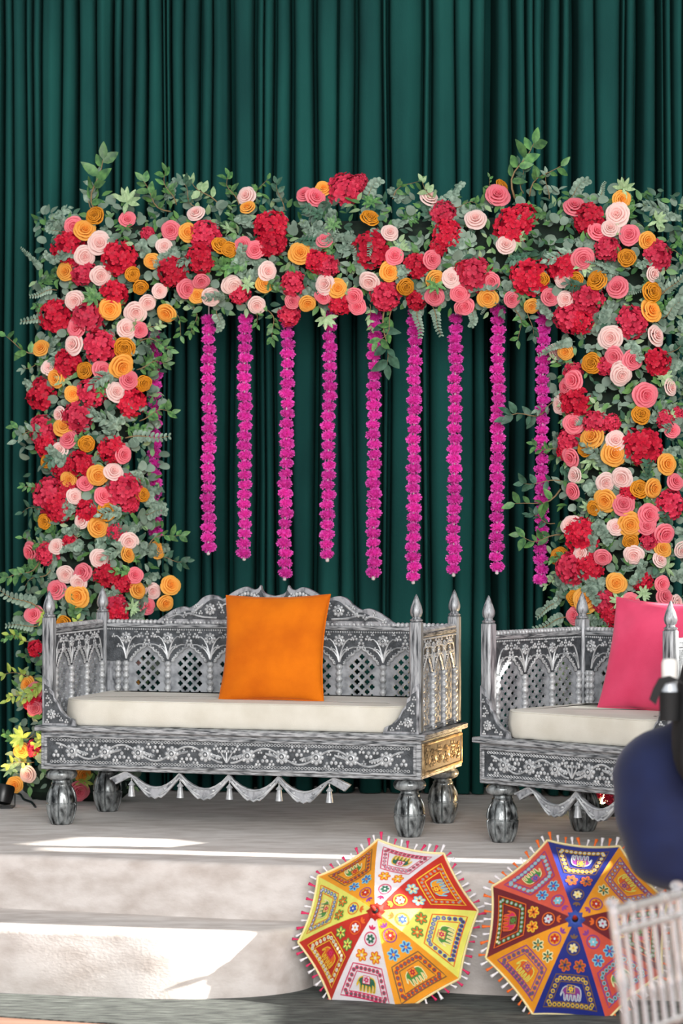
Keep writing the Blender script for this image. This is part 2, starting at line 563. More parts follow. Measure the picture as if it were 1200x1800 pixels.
def sprig(kind, seed, length=1.0):
    """returns (leaf MB, stem MB); stem along +y, faces +z"""
    rnd = random.Random(seed)
    lf, st = MB(), MB()
    J = lambda a: rnd.uniform(-a, a)
    bend = J(.25)
    P = lambda t: V((bend * t * t, t, .08 * math.sin(t * 3)))
    st.tube([P(t / 6) * length for t in range(7)], [.018 - .002 * t for t in range(7)], 5)
    if kind == 'dollar':
        for k in range(8):
            t = .15 + .85 * k / 7
            for sd in (-1, 1):
                L = (.30 - .13 * t) * rnd.uniform(.85, 1.2)
                add_leaf(lf, P(t) * length, V((sd * 1, .5 + J(.3), J(.4))), V((J(.5), J(.5) - .2, 1)), L, L * .95, 'round', .08)
    elif kind == 'baby':
        for k in range(15):
            t = .08 + .92 * k / 14
            for sd in (-1, 1):
                L = (.17 - .10 * t) * rnd.uniform(.9, 1.1)
                add_leaf(lf, P(t) * length, V((sd, .55, J(.3))), V((J(.3), -.2 + J(.3), 1)), L, L * .55, 'round', .1)
    elif kind == 'rosette':
        for k in range(9):
            a = k * 2.4
            L = rnd.uniform(.42, .62)
            add_leaf(lf, P(.45), V((math.cos(a), math.sin(a) * .9 + .25, rnd.uniform(.1, .7))), V((0, 0, 1)), L, L * .34, 'long', .2, .2)
    else:
        for k in range(7):
            t = .12 + .88 * k / 6
            for sd in ((-1, 1) if k < 6 else (0,)):
                L = rnd.uniform(.34, .46) * (1 - .25 * t)
                add_leaf(lf, P(t) * length, V((sd * .9, .75 + J(.3), J(.5))), V((J(.6), J(.4) - .2, 1)), L, L * .52, 'ovate', .2, .2)
    return lf, st


ROSE_ME = {k: [rose_mesh(k, 10 + i).mesh('rose', ROSE[k], True, 0) for i in range(3)] for k in 'PCYO'}
HYD_ME = [hydrangea_mesh(40 + i).mesh('hydrangea', HYD[i % 2], False) for i in range(4)]
# kind, colour
SPR = [('dollar', 'sage'), ('dollar', 'sage'), ('baby', 'sage'), ('ovate', 'green'), ('ovate', 'dark'), ('rosette', 'light'), ('ovate', 'sage'), ('rosette', 'green'), ('rosette', 'lime'), ('ovate', 'lime')]
SPR_ME = []
for i, (k, c) in enumerate(SPR):
    lf, st = sprig(k, 70 + i)
    lf.add(st.v, st.f)
    SPR_ME.append(lf.mesh('leaf_sprig', LEAF[c], True, 0))

# ------------------------------------------------------------------ where the flowers sit (x, y, radius in the photograph's pixels)
BL = []
def block(ox, oy, sc, **kinds):
    for k, pts in kinds.items():
        for (x, y, r) in pts: BL.append((k, ox + x * sc, oy + y * sc, r * sc))
block(0, 230, .35,
      P=[(500, 565, 55), (425, 630, 52), (505, 728, 48), (985, 415, 45), (825, 580, 38), (375, 853, 48), (680, 910, 52), (740, 862, 42), (632, 995, 48), (370, 1073, 50), (800, 805, 35), (1060, 835, 45), (1160, 775, 45), (250, 1190, 40)],
      C=[(368, 478, 45), (858, 500, 48), (640, 445, 38), (938, 795, 48), (1010, 755, 36), (385, 990, 48), (515, 1205, 50), (700, 1000, 38)],
      Y=[(425, 500, 55), (940, 510, 44), (330, 708, 44), (552, 895, 55), (765, 655, 36), (610, 1185, 58), (990, 825, 38), (835, 915, 48), (205, 1090, 40)],
      O=[(478, 425, 46), (1105, 575, 44), (625, 1090, 54), (425, 1205, 44), (665, 720, 38), (705, 785, 36), (1150, 597, 32)],
      H=[(350, 590, 80), (595, 640, 82), (415, 710, 62), (865, 700, 72), (1030, 520, 70), (1010, 640, 68), (575, 820, 65), (280, 930, 80), (445, 930, 80), (505, 1080, 80), (340, 1170, 65), (740, 515, 34)])
block(400, 260, .35,
      P=[(95, 240, 46), (1012, 255, 50), (200, 620, 45), (30, 690, 42), (145, 790, 42), (490, 685, 50), (710, 672, 48), (815, 425, 34), (1125, 650, 45)],
      C=[(75, 490, 42), (138, 513, 45), (385, 232, 34), (440, 250, 48), (487, 465, 38), (838, 543, 45), (1025, 560, 45), (1040, 745, 48), (1160, 725, 42), (635, 745, 42), (650, 795, 42), (480, 745, 42), (325, 770, 34), (1175, 800, 32)],
      Y=[(365, 530, 55), (812, 622, 50), (1040, 660, 48), (100, 300, 32), (480, 205, 38), (552, 705, 45), (400, 780, 42), (185, 685, 42)],
      O=[(715, 355, 50), (893, 697, 44), (10, 510, 32)],
      H=[(215, 400, 80), (225, 480, 62), (590, 210, 82), (665, 175, 45), (455, 560, 62), (500, 590, 56), (725, 510, 85), (1085, 330, 62), (1100, 430, 66), (955, 590, 62), (330, 680, 62), (570, 780, 56), (790, 740, 72), (310, 840, 52), (60, 730, 52), (945, 765, 46), (1185, 620, 52), (1060, 500, 42)])
block(780, 230, .35,
      P=[(160, 445, 52), (310, 575, 48), (870, 420, 58), (835, 490, 45), (600, 745, 45), (610, 845, 42), (40, 740, 45), (838, 1040, 58), (1062, 1030, 50), (885, 1205, 45), (1050, 720, 40), (560, 1110, 38)],
      C=[(268, 325, 58), (655, 383, 56), (768, 508, 48), (932, 522, 52), (698, 643, 54), (530, 835, 45), (870, 787, 54), (240, 755, 42), (80, 815, 45), (855, 1133, 46), (945, 1150, 48), (110, 880, 38), (340, 845, 40)],
      Y=[(1020, 550, 45), (890, 345, 45), (1038, 905, 55), (220, 838, 48), (440, 880, 36), (610, 1110, 36)],
      O=[(918, 637, 46), (768, 752, 54), (1043, 810, 55), (743, 1168, 52), (290, 280, 36), (660, 745, 32), (490, 740, 32)],
      H=[(340, 480, 82), (400, 430, 66), (735, 450, 76), (1070, 630, 72), (155, 720, 82), (430, 730, 86), (600, 680, 72), (720, 840, 76), (640, 930, 82), (690, 960, 56), (945, 960, 76), (1075, 1160, 66), (820, 590, 60), (810, 1180, 46), (650, 1210, 46)])
block(0, 640, .35,
      P=[(585, 140, 48), (300, 430, 40), (570, 540, 45), (645, 890, 46), (500, 975, 45), (285, 915, 36), (330, 1055, 42), (395, 1095, 42), (300, 255, 36), (765, 1140, 32), (410, 790, 32), (375, 665, 36)],
      C=[(645, 80, 45), (345, 375, 45), (620, 455, 42), (430, 600, 40), (520, 665, 45), (155, 945, 48), (415, 1045, 45), (285, 1135, 48), (675, 1060, 40), (735, 1215, 45)],
      Y=[(285, 70, 50), (365, 150, 38), (320, 315, 48), (490, 560, 50), (490, 820, 52), (390, 1165, 56), (690, 1135, 44), (345, 580, 40), (855, 1110, 48), (830, 1200, 40), (640, 955, 36), (790, 935, 42)],
      O=[(720, 95, 42), (435, 400, 42), (540, 738, 50), (240, 485, 42), (225, 790, 30), (715, 655, 36)],
      H=[(210, 150, 75), (465, 140, 70), (660, 190, 70), (390, 265, 75), (215, 330, 70), (235, 410, 55), (560, 430, 65), (400, 500, 65), (305, 530, 45), (625, 640, 85), (245, 660, 82), (300, 715, 72), (345, 610, 50), (440, 740, 60), (580, 850, 45), (535, 1055, 60), (620, 1090, 50), (240, 950, 55), (580, 1215, 55), (650, 700, 45), (350, 890, 34)])
block(860, 640, .28333,
      P=[(815, 65, 65), (440, 255, 58), (1120, 145, 50), (780, 475, 60), (820, 705, 65), (720, 735, 60), (503, 1000, 60), (785, 1010, 50), (895, 1185, 58), (570, 1170, 50), (530, 690, 40), (1190, 1150, 40), (1160, 1480, 50), (1055, 1215, 38)],
      C=[(520, 100, 65), (475, 140, 50), (525, 370, 65), (965, 195, 75), (1130, 410, 50), (505, 580, 58), (515, 790, 45), (830, 870, 65), (985, 935, 68), (975, 1005, 55), (1085, 1055, 65), (1150, 730, 52), (700, 1200, 50), (1070, 1365, 45), (1085, 1445, 55), (880, 1470, 45), (530, 1560, 55)],
      Y=[(640, 455, 75), (770, 555, 75), (720, 845, 68), (870, 995, 72), (1100, 620, 62), (1015, 770, 60), (785, 1360, 60), (600, 1465, 75), (1075, 1145, 42)],
      O=[(940, 315, 60), (600, 515, 60), (930, 775, 58), (435, 1195, 60), (525, 1450, 48), (650, 890, 48), (875, 1100, 42)],
      H=[(540, 240, 85), (660, 370, 75), (760, 365, 52), (500, 470, 75), (470, 540, 52), (950, 510, 108), (1120, 870, 85), (575, 1060, 100), (990, 1100, 60), (520, 1260, 100), (620, 1260, 80), (860, 800, 52), (1090, 340, 56), (950, 1350, 56), (720, 1480, 75), (760, 1560, 70), (1165, 310, 42), (480, 200, 42), (640, 2640, 60), (760, 2670, 60)])
block(0, 1000, .35,
      C=[(170, 230, 45), (175, 610, 36), (175, 700, 40), (395, 1115, 50), (620, 360, 40)],
      Y=[(415, 1030, 42), (75, 1085, 40), (140, 580, 36), (110, 910, 36), (660, 560, 40)],
      P=[(140, 1030, 42), (680, 460, 38)],
      H=[(180, 400, 40), (165, 670, 46), (170, 900, 40), (580, 220, 60), (560, 460, 60)],
      O=[(320, 275, 42), (440, 420, 40)])

LP, RP, BY = 168, 1092, 447          # centre lines of the two pillars and of the cross beam
def arch_D(px): return 14.75 - (px - LP) / (RP - LP) * .62
def arch_point(px, py, lift=0.0):
    """point and outward direction on the padded front of the arch"""
    best = (-1, None)
    low = min(1.0, max(0.0, (py - 1000) / 300))
    for c, hw in ((LP - 8 - 75 * low, 112 + 8 * low), (RP, 112)):
        u = (px - c) / hw
        h = math.sqrt(max(0, 1 - u * u))
        if h > best[0]: best = (h, V((max(-1, min(1, u)) * .75, -1, 0)))
    if LP < px < RP:
        v = (py - BY) / 118
        h = math.sqrt(max(0, 1 - v * v))
        if h > best[0]: best = (h, V((0, -1, -max(-1, min(1, v)) * .5)))
    if py < BY:      # shoulders round off to the top
        t = min(1, (BY - py) / 130)
        best = (best[0] * math.sqrt(max(0.05, 1 - t * t * .9)), best[1] * 1.0 + V((0, 0, t * .15)))
    D = arch_D(px) - .20 * best[0] - lift
    return at(px, py, D), best[1].normalized()


arch = thing('flower_arch', 'rectangular arch covered in pink, red and orange roses with eucalyptus leaves', 'flower arch', (at(630, 1400, arch_D(630)).x, arch_D(630), STAGE))
bpy.context.view_layer.update()
ARCH_INV = Matrix.Translation(-arch.location)
# padded core of the arch: two pillars and a beam
def core(name, x0, x1, y0, y1):
    mb = MB()
    mid = (x0 + x1) / 2
    D = arch_D(mid)
    a, b = at(x0, y1, D), at(x1, y0, D)
    slope = (arch_D(x1) - arch_D(x0)) / (b.x - a.x)
    mb.bbox((0, 0, 0), (abs(b.x - a.x), .16, abs(b.z - a.z)), .05, Matrix.Translation(((a.x + b.x) / 2, D + .03, (a.z + b.z) / 2)) @ Matrix.Rotation(math.atan(slope), 4, 'Z'))
    o = mb.obj(name, M_['core'], arch)
    o.matrix_local = ARCH_INV.copy()
    return o
zf = lambda px: HORIZON + (CAM_H - STAGE) * FPX / arch_D(px)
core('pillar_core', LP - 62, LP + 56, 420, zf(LP))
core('pillar_core', RP - 62, RP + 62, 400, zf(RP))
core('beam_core', LP - 40, RP + 40, 388, 505)
core('pillar_base', LP - 130, LP + 60, zf(LP) - 60, zf(LP))

names = {'P': ('rose', 'blush pink rose'), 'C': ('rose', 'coral pink rose'), 'Y': ('rose', 'golden yellow rose'), 'O': ('rose', 'dark amber rose'), 'H': ('hydrangea', 'crimson hydrangea')}
rr = random.Random(11)
for (k, px, py, r) in BL:
    p, n = arch_point(px, py, .055 if k != 'H' else .03)
    rad = r * (p.y / FPX) * (1.10 if k != 'H' else 1.12)
    if k != 'H': rad = max(rad, .043)
    tilt = V((rr.uniform(-.38, .38), 0, rr.uniform(-.32, .38)))
    nn = (n + tilt).normalized()
    me = rr.choice(HYD_ME) if k == 'H' else rr.choice(ROSE_ME[k])
    o = inst(names[k][0], me, arch, ARCH_INV @ TRS(p, frame(nn, V((0, 0, 1)), rr.uniform(0, 6.28)), rad))
    o['label'] = names[k][1]


def in_arch(px, py, m=0):
    low = min(1.0, max(0.0, (py - 1000) / 300))
    wob = 10 * math.sin(py * .045) + 6 * math.sin(py * .11)
    if LP - 100 - 75 * low - m + wob < px < LP + 105 - 30 * low + m + wob * .5 and 385 - m < py < 1385: return True
    if RP - 108 - m + wob < px < RP + 110 + m and 345 - m < py < 1370: return True
    return LP - 20 < px < RP and 352 - m + wob * .6 < py < 545 + m + wob


# 300 leafy sprigs in view, the rest of the greenery as one mass of leaves
cnt = 0
while cnt < 300:
    px, py = rr.uniform(30, 1215), rr.uniform(330, 1400)
    if not in_arch(px, py, 4): continue
    if py > 1090 and rr.random() < .55: continue
    lowleft = px < 200 and py > 1060
    # greenery shows most along the beam's upper edge and between the flowers
    near = min((math.hypot(px - b[1], py - b[2]) - b[3]) for b in BL)
    if near < -6 and rr.random() < .8: continue
    p, n = arch_point(px, py, rr.uniform(.015, .055))
    i = rr.choice([0, 0, 1, 1, 2, 3, 4, 5, 6, 6, 7]) if not lowleft else rr.choice([3, 8, 9, 9, 5])
    sc = rr.uniform(.10, .15) * (1.0 if SPR[i][0] != 'baby' else 1.3) * (.8 if SPR[i][0] == 'rosette' else 1)
    nn = (n + V((rr.uniform(-.4, .4), 0, rr.uniform(-.3, .6)))).normalized()
    inst('leaf_sprig', SPR_ME[i], arch, ARCH_INV @ TRS(p, frame(nn, V((0, 0, 1)), rr.uniform(-2.6, 2.6)), sc))
    cnt += 1
for ci, (cname, num) in enumerate((('sage', 1700), ('green', 1500), ('dark', 1200), ('light', 420))):
    mb = MB()
    k = 0
    while k < num:
        px, py = rr.uniform(20, 1220), rr.uniform(325, 1400)
        if not in_arch(px, py, 12): continue
        p, n = arch_point(px, py, rr.uniform(-.03, .04))
        nn = n + V((rr.uniform(-.7, .7), 0, rr.uniform(-.5, .9)))
        a = rr.uniform(0, 6.28)
        L = rr.uniform(.035, .062)
        sh = 'round' if cname == 'sage' and rr.random() < .7 else 'ovate'
        add_leaf(mb, p, V((math.cos(a), rr.uniform(-.7, .1), math.sin(a))), nn, L, L * (.9 if sh == 'round' else .5), sh, .15, .2)
        k += 1
    o = mb.obj('foliage', LEAF[cname], arch, True, 0)
    o.matrix_local = ARCH_INV.copy()
    o['kind'] = 'stuff'

# sprays that stick out of the outline: base pixel -> tip pixel, kind, leaf colour
OUT = [(178, 385, 180, 280, 'ovate', 'green'), (162, 372, 172, 310, 'ovate', 'sage'), (215, 380, 225, 335, 'rosette', 'light'), (300, 372, 252, 318, 'ovate', 'green'), (310, 360, 292, 302, 'ovate', 'green'), (345, 365, 318, 318, 'ovate', 'dark'), (385, 360, 335, 318, 'ovate', 'light'),
       (420, 360, 402, 308, 'ovate', 'green'), (450, 355, 470, 315, 'ovate', 'green'), (500, 370, 485, 322, 'ovate', 'dark'), (640, 350, 668, 318, 'dollar', 'sage'), (690, 350, 735, 318, 'ovate', 'green'), (765, 360, 742, 318, 'ovate', 'light'), (800, 365, 840, 360, 'ovate', 'green'),
       (868, 340, 860, 312, 'ovate', 'green'), (905, 350, 938, 252, 'ovate', 'green'), (920, 340, 912, 288, 'ovate', 'dark'), (930, 345, 985, 292, 'ovate', 'green'), (965, 350, 960, 305, 'ovate', 'sage'), (1000, 350, 1032, 318, 'dollar', 'sage'), (1050, 350, 1064, 320, 'baby', 'sage'), (1096, 350, 1097, 314, 'rosette', 'light'),
       (1140, 400, 1170, 385, 'rosette', 'light'), (1160, 440, 1200, 450, 'ovate', 'green'), (1160, 520, 1205, 480, 'baby', 'sage'), (1165, 560, 1200, 530, 'dollar', 'sage'), (1160, 640, 1200, 600, 'ovate', 'dark'),
       (110, 410, 84, 395, 'dollar', 'sage'), (105, 460, 80, 445, 'dollar', 'sage'), (100, 510, 54, 520, 'baby', 'sage'), (95, 530, 62, 540, 'ovate', 'green'), (100, 570, 38, 565, 'baby', 'sage'), (75, 620, 10, 590, 'ovate', 'green'), (80, 635, 40, 648, 'ovate', 'sage'), (80, 745, 25, 750, 'ovate', 'green'), (90, 760, 30, 775, 'ovate', 'sage'),
       (80, 850, 42, 855, 'ovate', 'green'), (85, 890, 40, 900, 'ovate', 'dark'), (85, 950, 40, 945, 'ovate', 'green'), (70, 985, 12, 1015, 'ovate', 'green'), (90, 1000, 45, 1030, 'ovate', 'dark'), (75, 1075, 0, 1038, 'baby', 'sage'), (70, 1100, 12, 1100, 'baby', 'sage'), (60, 1125, 15, 1115, 'ovate', 'lime'), (60, 1190, 8, 1185, 'ovate', 'lime'), (55, 1220, 12, 1232, 'ovate', 'lime'), (60, 1290, 22, 1300, 'rosette', 'lime'), (60, 1340, 15, 1345, 'ovate', 'lime'),
       (220, 770, 296, 766, 'baby', 'sage'), (245, 740, 300, 725, 'ovate', 'green'), (250, 580, 292, 560, 'ovate', 'light'), (245, 600, 298, 615, 'ovate', 'green'), (240, 650, 292, 640, 'ovate', 'green'), (275, 985, 326, 985, 'ovate', 'dark'), (260, 960, 318, 940, 'ovate', 'green'), (255, 905, 290, 900, 'dollar', 'sage'),
       (300, 545, 318, 590, 'ovate', 'green'), (340, 540, 335, 585, 'ovate', 'green'), (380, 545, 385, 580, 'dollar', 'sage'), (440, 540, 452, 570, 'ovate', 'green'), (470, 545, 478, 595, 'ovate', 'green'), (560, 540, 575, 575, 'rosette', 'light'), (650, 535, 655, 575, 'ovate', 'light'), (675, 545, 680, 640, 'ovate', 'dark'), (690, 540, 662, 600, 'ovate', 'green'), (735, 535, 738, 592, 'baby', 'sage'), (758, 535, 775, 588, 'baby', 'sage'), (830, 540, 828, 572, 'dollar', 'sage'),
       (905, 545, 910, 598, 'ovate', 'green'), (925, 540, 938, 590, 'ovate', 'dark'), (985, 640, 960, 620, 'ovate', 'light'), (960, 720, 890, 735, 'ovate', 'dark'), (985, 700, 945, 720, 'ovate', 'sage'), (985, 790, 938, 780, 'ovate', 'green'), (985, 860, 905, 885, 'ovate', 'green'), (985, 845, 920, 850, 'ovate', 'dark'), (985, 940, 915, 940, 'ovate', 'green'), (975, 920, 930, 905, 'ovate', 'dark'),
       (985, 1000, 960, 1030, 'ovate', 'light'), (985, 1060, 945, 1085, 'baby', 'sage'), (1000, 1085, 940, 1105, 'baby', 'sage'), (990, 1040, 965, 1060, 'dollar', 'sage')]
spray_cache = {}
for j, (x0, y0, x1, y1, kind, colr) in enumerate(OUT):
    p, n = arch_point(x0, y0, .03)
    q = at(x1, y1, p.y - rr.uniform(-.03, .06))
    d = q - p
    L = d.length
    z = V((rr.uniform(-.3, .3), -1, rr.uniform(-.1, .3)))
    y = d.normalized()
    x = y.cross(z).normalized()
    z = x.cross(y)
    R = Matrix((x, y, z)).transposed()
    Mx = ARCH_INV @ TRS(p, R, L)
    key = (kind, colr, j % 3)
    if key not in spray_cache:
        rnd = random.Random(200 + len(spray_cache))
        st = MB()
        bend, b2 = rnd.uniform(-.16, .16), rnd.uniform(-.10, .10)
        P = lambda t: V((bend * math.sin(PI * t) + b2 * math.sin(2 * PI * t), t, .05 * math.sin(t * 4)))
        st.tube([P(t / 7) for t in range(8)], [.020 - .002 * t for t in range(8)], 5)
        leaves = []
        def one(t, d_, n_, L_, w_, sh):
            lm = MB(); add_leaf(lm, V((0, 0, 0)), d_, n_, L_, L_ * w_, sh, .18, .18); leaves.append((P(t), lm.mesh('leaf', LEAF[colr], True, 0)))
        if kind == 'dollar':
            for k in range(6):
                for sd in (-1, 1): one(.25 + .15 * k, V((sd, .4, rnd.uniform(-.4, .4))), V((0, 0, 1)), .30 - .02 * k, .95, 'round')
        elif kind == 'baby':
            for k in range(9):
                for sd in (-1, 1): one(.2 + .1 * k, V((sd, .6, rnd.uniform(-.2, .2))), V((0, 0, 1)), .19 - .012 * k, .6, 'round')
        elif kind == 'rosette':
            for k in range(7): one(.55, V((math.cos(k * 2.4), math.sin(k * 2.4) + .5, .5)), V((0, 0, 1)), .6, .36, 'long')
        else:
            for k in range(4):
                for sd in (-1, 1):
                    if k and rnd.random() < .2: continue
                    one(.30 + .19 * k + rnd.uniform(-.08, .08), V((sd * rnd.uniform(.4, 1), rnd.uniform(.0, 1.0), rnd.uniform(-.8, .8))), V((rnd.uniform(-.9, .9), rnd.uniform(-.5, .5), 1)), rnd.uniform(.24, .38), rnd.uniform(.42, .6), 'ovate')
            one(1, V((0, 1, 0)), V((.2, 0, 1)), .3, .5, 'ovate')
        spray_cache[key] = (st.mesh('leafy_spray', M_['stem'], True, 0), leaves)
    sm, leaves = spray_cache[key]
    s = inst('leafy_spray', sm, arch, Mx)
    for pos, lm in leaves:
        inst('leaf', lm, s, Matrix.Translation(pos))

# ------------------------------------------------------------------ magenta garlands
def pompom_mesh(seed):
    rnd = random.Random(seed)
    mb = MB()
    mb.ball((0, 0, 0), (.72, .72, .5), 10, 6)
    mb.t = [.05] * len(mb.v)
    n = 170
    for i in range(n):
        zz = 1 - 2 * (i + .5) / n
        a = i * 2.39996
        r = math.sqrt(1 - zz * zz)
        d = V((r * math.cos(a), r * math.sin(a), zz * .85)).normalized()
        d = (d + V((rnd.uniform(-.25, .25), rnd.uniform(-.25, .25), rnd.uniform(-.25, .25)))).normalized()
        e = d.orthogonal().normalized()
        e = Quaternion(d, rnd.uniform(0, 6.28)) @ e
        L = rnd.uniform(.86, 1.08)
        b = V((d.x * .55, d.y * .55, d.z * .36)); t = V((d.x * L, d.y * L, d.z * L * .72))
        w = .10
        mb.add([b, (b + t) * .5 + e * w, t + e * w * .8, t - e * w * .8, (b + t) * .5 - e * w], [(0, 1, 2, 3, 4)], [.1, .45, 1, rnd.uniform(.5, 1), .45])
    return mb.mesh('pompom', M_['magenta'], False)
POM = [pompom_mesh(i) for i in range(3)]
GAR = [(272, 590, 272, 935, 'leftmost magenta pompom garland, half hidden by the left flower pillar'),
       (367, 562, 366, 962, 'magenta pompom garland ending highest, nearest the left pillar among the free ones'),
       (430, 560, 429, 972, 'third magenta pompom garland from the left, above the sofa crest'),
       (506, 552, 500, 1007, 'fourth magenta pompom garland from the left, hanging low over the sofa crest'),
       (580, 540, 575, 974, 'magenta pompom garland above the right edge of the orange cushion'),
       (658, 556, 656, 1006, 'magenta pompom garland beside a dangling dark leaf spray'),
       (729, 548, 726, 1013, 'magenta pompom garland hanging over the right front post of the sofa'),
       (801, 560, 797, 1000, 'third magenta pompom garland from the right pillar'),
       (876, 545, 873, 996, 'second magenta pompom garland from the right pillar, above the gap between seats'),
       (955, 545, 951, 1018, 'rightmost magenta pompom garland, crossed by leaves of the right pillar')]
for gi, (x0, y0, x1, y1, lab) in enumerate(GAR):
    D = arch_D(x0) + (.10 if gi in (0,) else .0)
    a, b = at(x0, y0 - 25, D), at(x1, y1, D)
    g = thing('pompom_garland', lab, 'garland', a, 0, 'hanging magenta garlands')
    n = int(round((y1 - y0) / 17.4)) + 1
    wob = random.Random(gi)
    for i in range(n):
        q = at(x0 + (x1 - x0) * i / (n - 1) + wob.uniform(-1.8, 1.8), y0 + (y1 - y0) * i / (n - 1), D) - a
        s = .0385 * wob.uniform(.92, 1.06)
        inst('pompom', POM[(i + gi) % 3], g, TRS(q, Matrix.Rotation(wob.uniform(0, 6), 3, 'Z') @ Matrix.Rotation(wob.uniform(-.2, .2), 3, 'X'), (s, s, s * 1.06)))
    e = at(x1, y1 + 14, D) - a
    MB().tube([(0, 0, 0), (b - a) * .5, b - a], .004, 5).obj('string', M_['string'], g)
    MB().lathe([(.004, 0), (.009, .004), (.008, .03), (.005, .036)], 8, Matrix.Translation(e)).obj('end_cap', M_['string'], g)
# ------------------------------------------------------------------ carved silver seats
def flower_mb(r, petals=8, depth=.010):
    """carved rosette in the x-z plane looking to -y, centre at the origin"""
    mb = MB()
    for k in range(petals):
        a = 2 * PI * k / petals
        mb.ball((math.cos(a) * r * .66, -.001, math.sin(a) * r * .66), (r * .26, depth * .8, r * .26), 8, 4)
    ring = [(math.cos(t * PI / 6) * r * .36, -depth * .75, math.sin(t * PI / 6) * r * .36) for t in range(12)]
    mb.tube(ring, r * .10, 5, True)
    mb.ball((0, -depth * .5, 0), (r * .20, depth * .9, r * .20), 8, 4)
    return mb


def trefoil(mb, x, z, r, y=-.003):
    for k in range(3):
        a = PI / 2 + k * 2 * PI / 3
        mb.ball((x + math.cos(a) * r * .6, y, z + math.sin(a) * r * .6), (r * .52, .006, r * .52), 7, 3)


def quatrefoil(cx, cz, r):
    pts = []
    for k in range(4):
        a0 = k * PI / 2
        c = (cx + math.cos(a0) * r * .52, cz + math.sin(a0) * r * .52)
        for t in (-.9, -.45, 0, .45, .9):
            a = a0 + t * PI * .62
            pts.append((c[0] + math.cos(a) * r * .46, c[1] + math.sin(a) * r * .46))
    return pts[::-1]


def flower_mesh(r):
    mb = flower_mb(r)
    mb.ball((0, -.001, 0), (r * .60, .0075, r * .60), 14, 5)      # disc that ties the petals together
    k = len(mb.f)
    for a in range(12):      # dark stained eye round the button
        t0, t1 = a * PI / 6, (a + 1) * PI / 6
        o = len(mb.v)
        mb.v += [(math.cos(t) * r * q, -.0098, math.sin(t) * r * q) for q in (.19, .34) for t in (t0, t1)]
        mb.t += [.5] * 4
        mb.f.append((o, o + 1, o + 3, o + 2))
    me = mb.mesh('carved_flower', M_['carve'], True, 60)
    me.materials.append(M_['ground'])
    for p in me.polygons:
        if p.index >= k: p.material_index = 1
    return me
CF = {r: flower_mesh(r) for r in (.028, .034, .041)}


def lattice_mesh(w, z0, z1):
    holes = []
    dx, dz, r = .0255, .0245, .0150
    top = z1 - .066
    k = 0
    while top - k * dz > z0 + .02:
        z = top - k * dz
        if k == 0: xs = [0]
        elif k % 2: xs = [-dx, dx]
        else: xs = [-2 * dx, 0, 2 * dx]
        holes += [quatrefoil(x, z, r) for x in xs]
        k += 1
    return flat('lattice_panel', [[(-w / 2, z0), (w / 2, z0), (w / 2, z1), (-w / 2, z1)]] + holes, .010, M_['lattice'])


def column_mesh(z0, z1):
    prof = [(.010, z0)]
    n = 9
    h = (z1 - z0) / n
    for k in range(n):
        for f, r in ((.12, .0105), (.3, .0155), (.5, .017), (.7, .0155), (.9, .0105)):
            prof.append((r, z0 + (k + f) * h))
    prof.append((.012, z1))
    return MB().lathe(prof, 12).mesh('column', M_['carve'], True, 60)


LAT, COLM = {}, column_mesh(.485, .757)


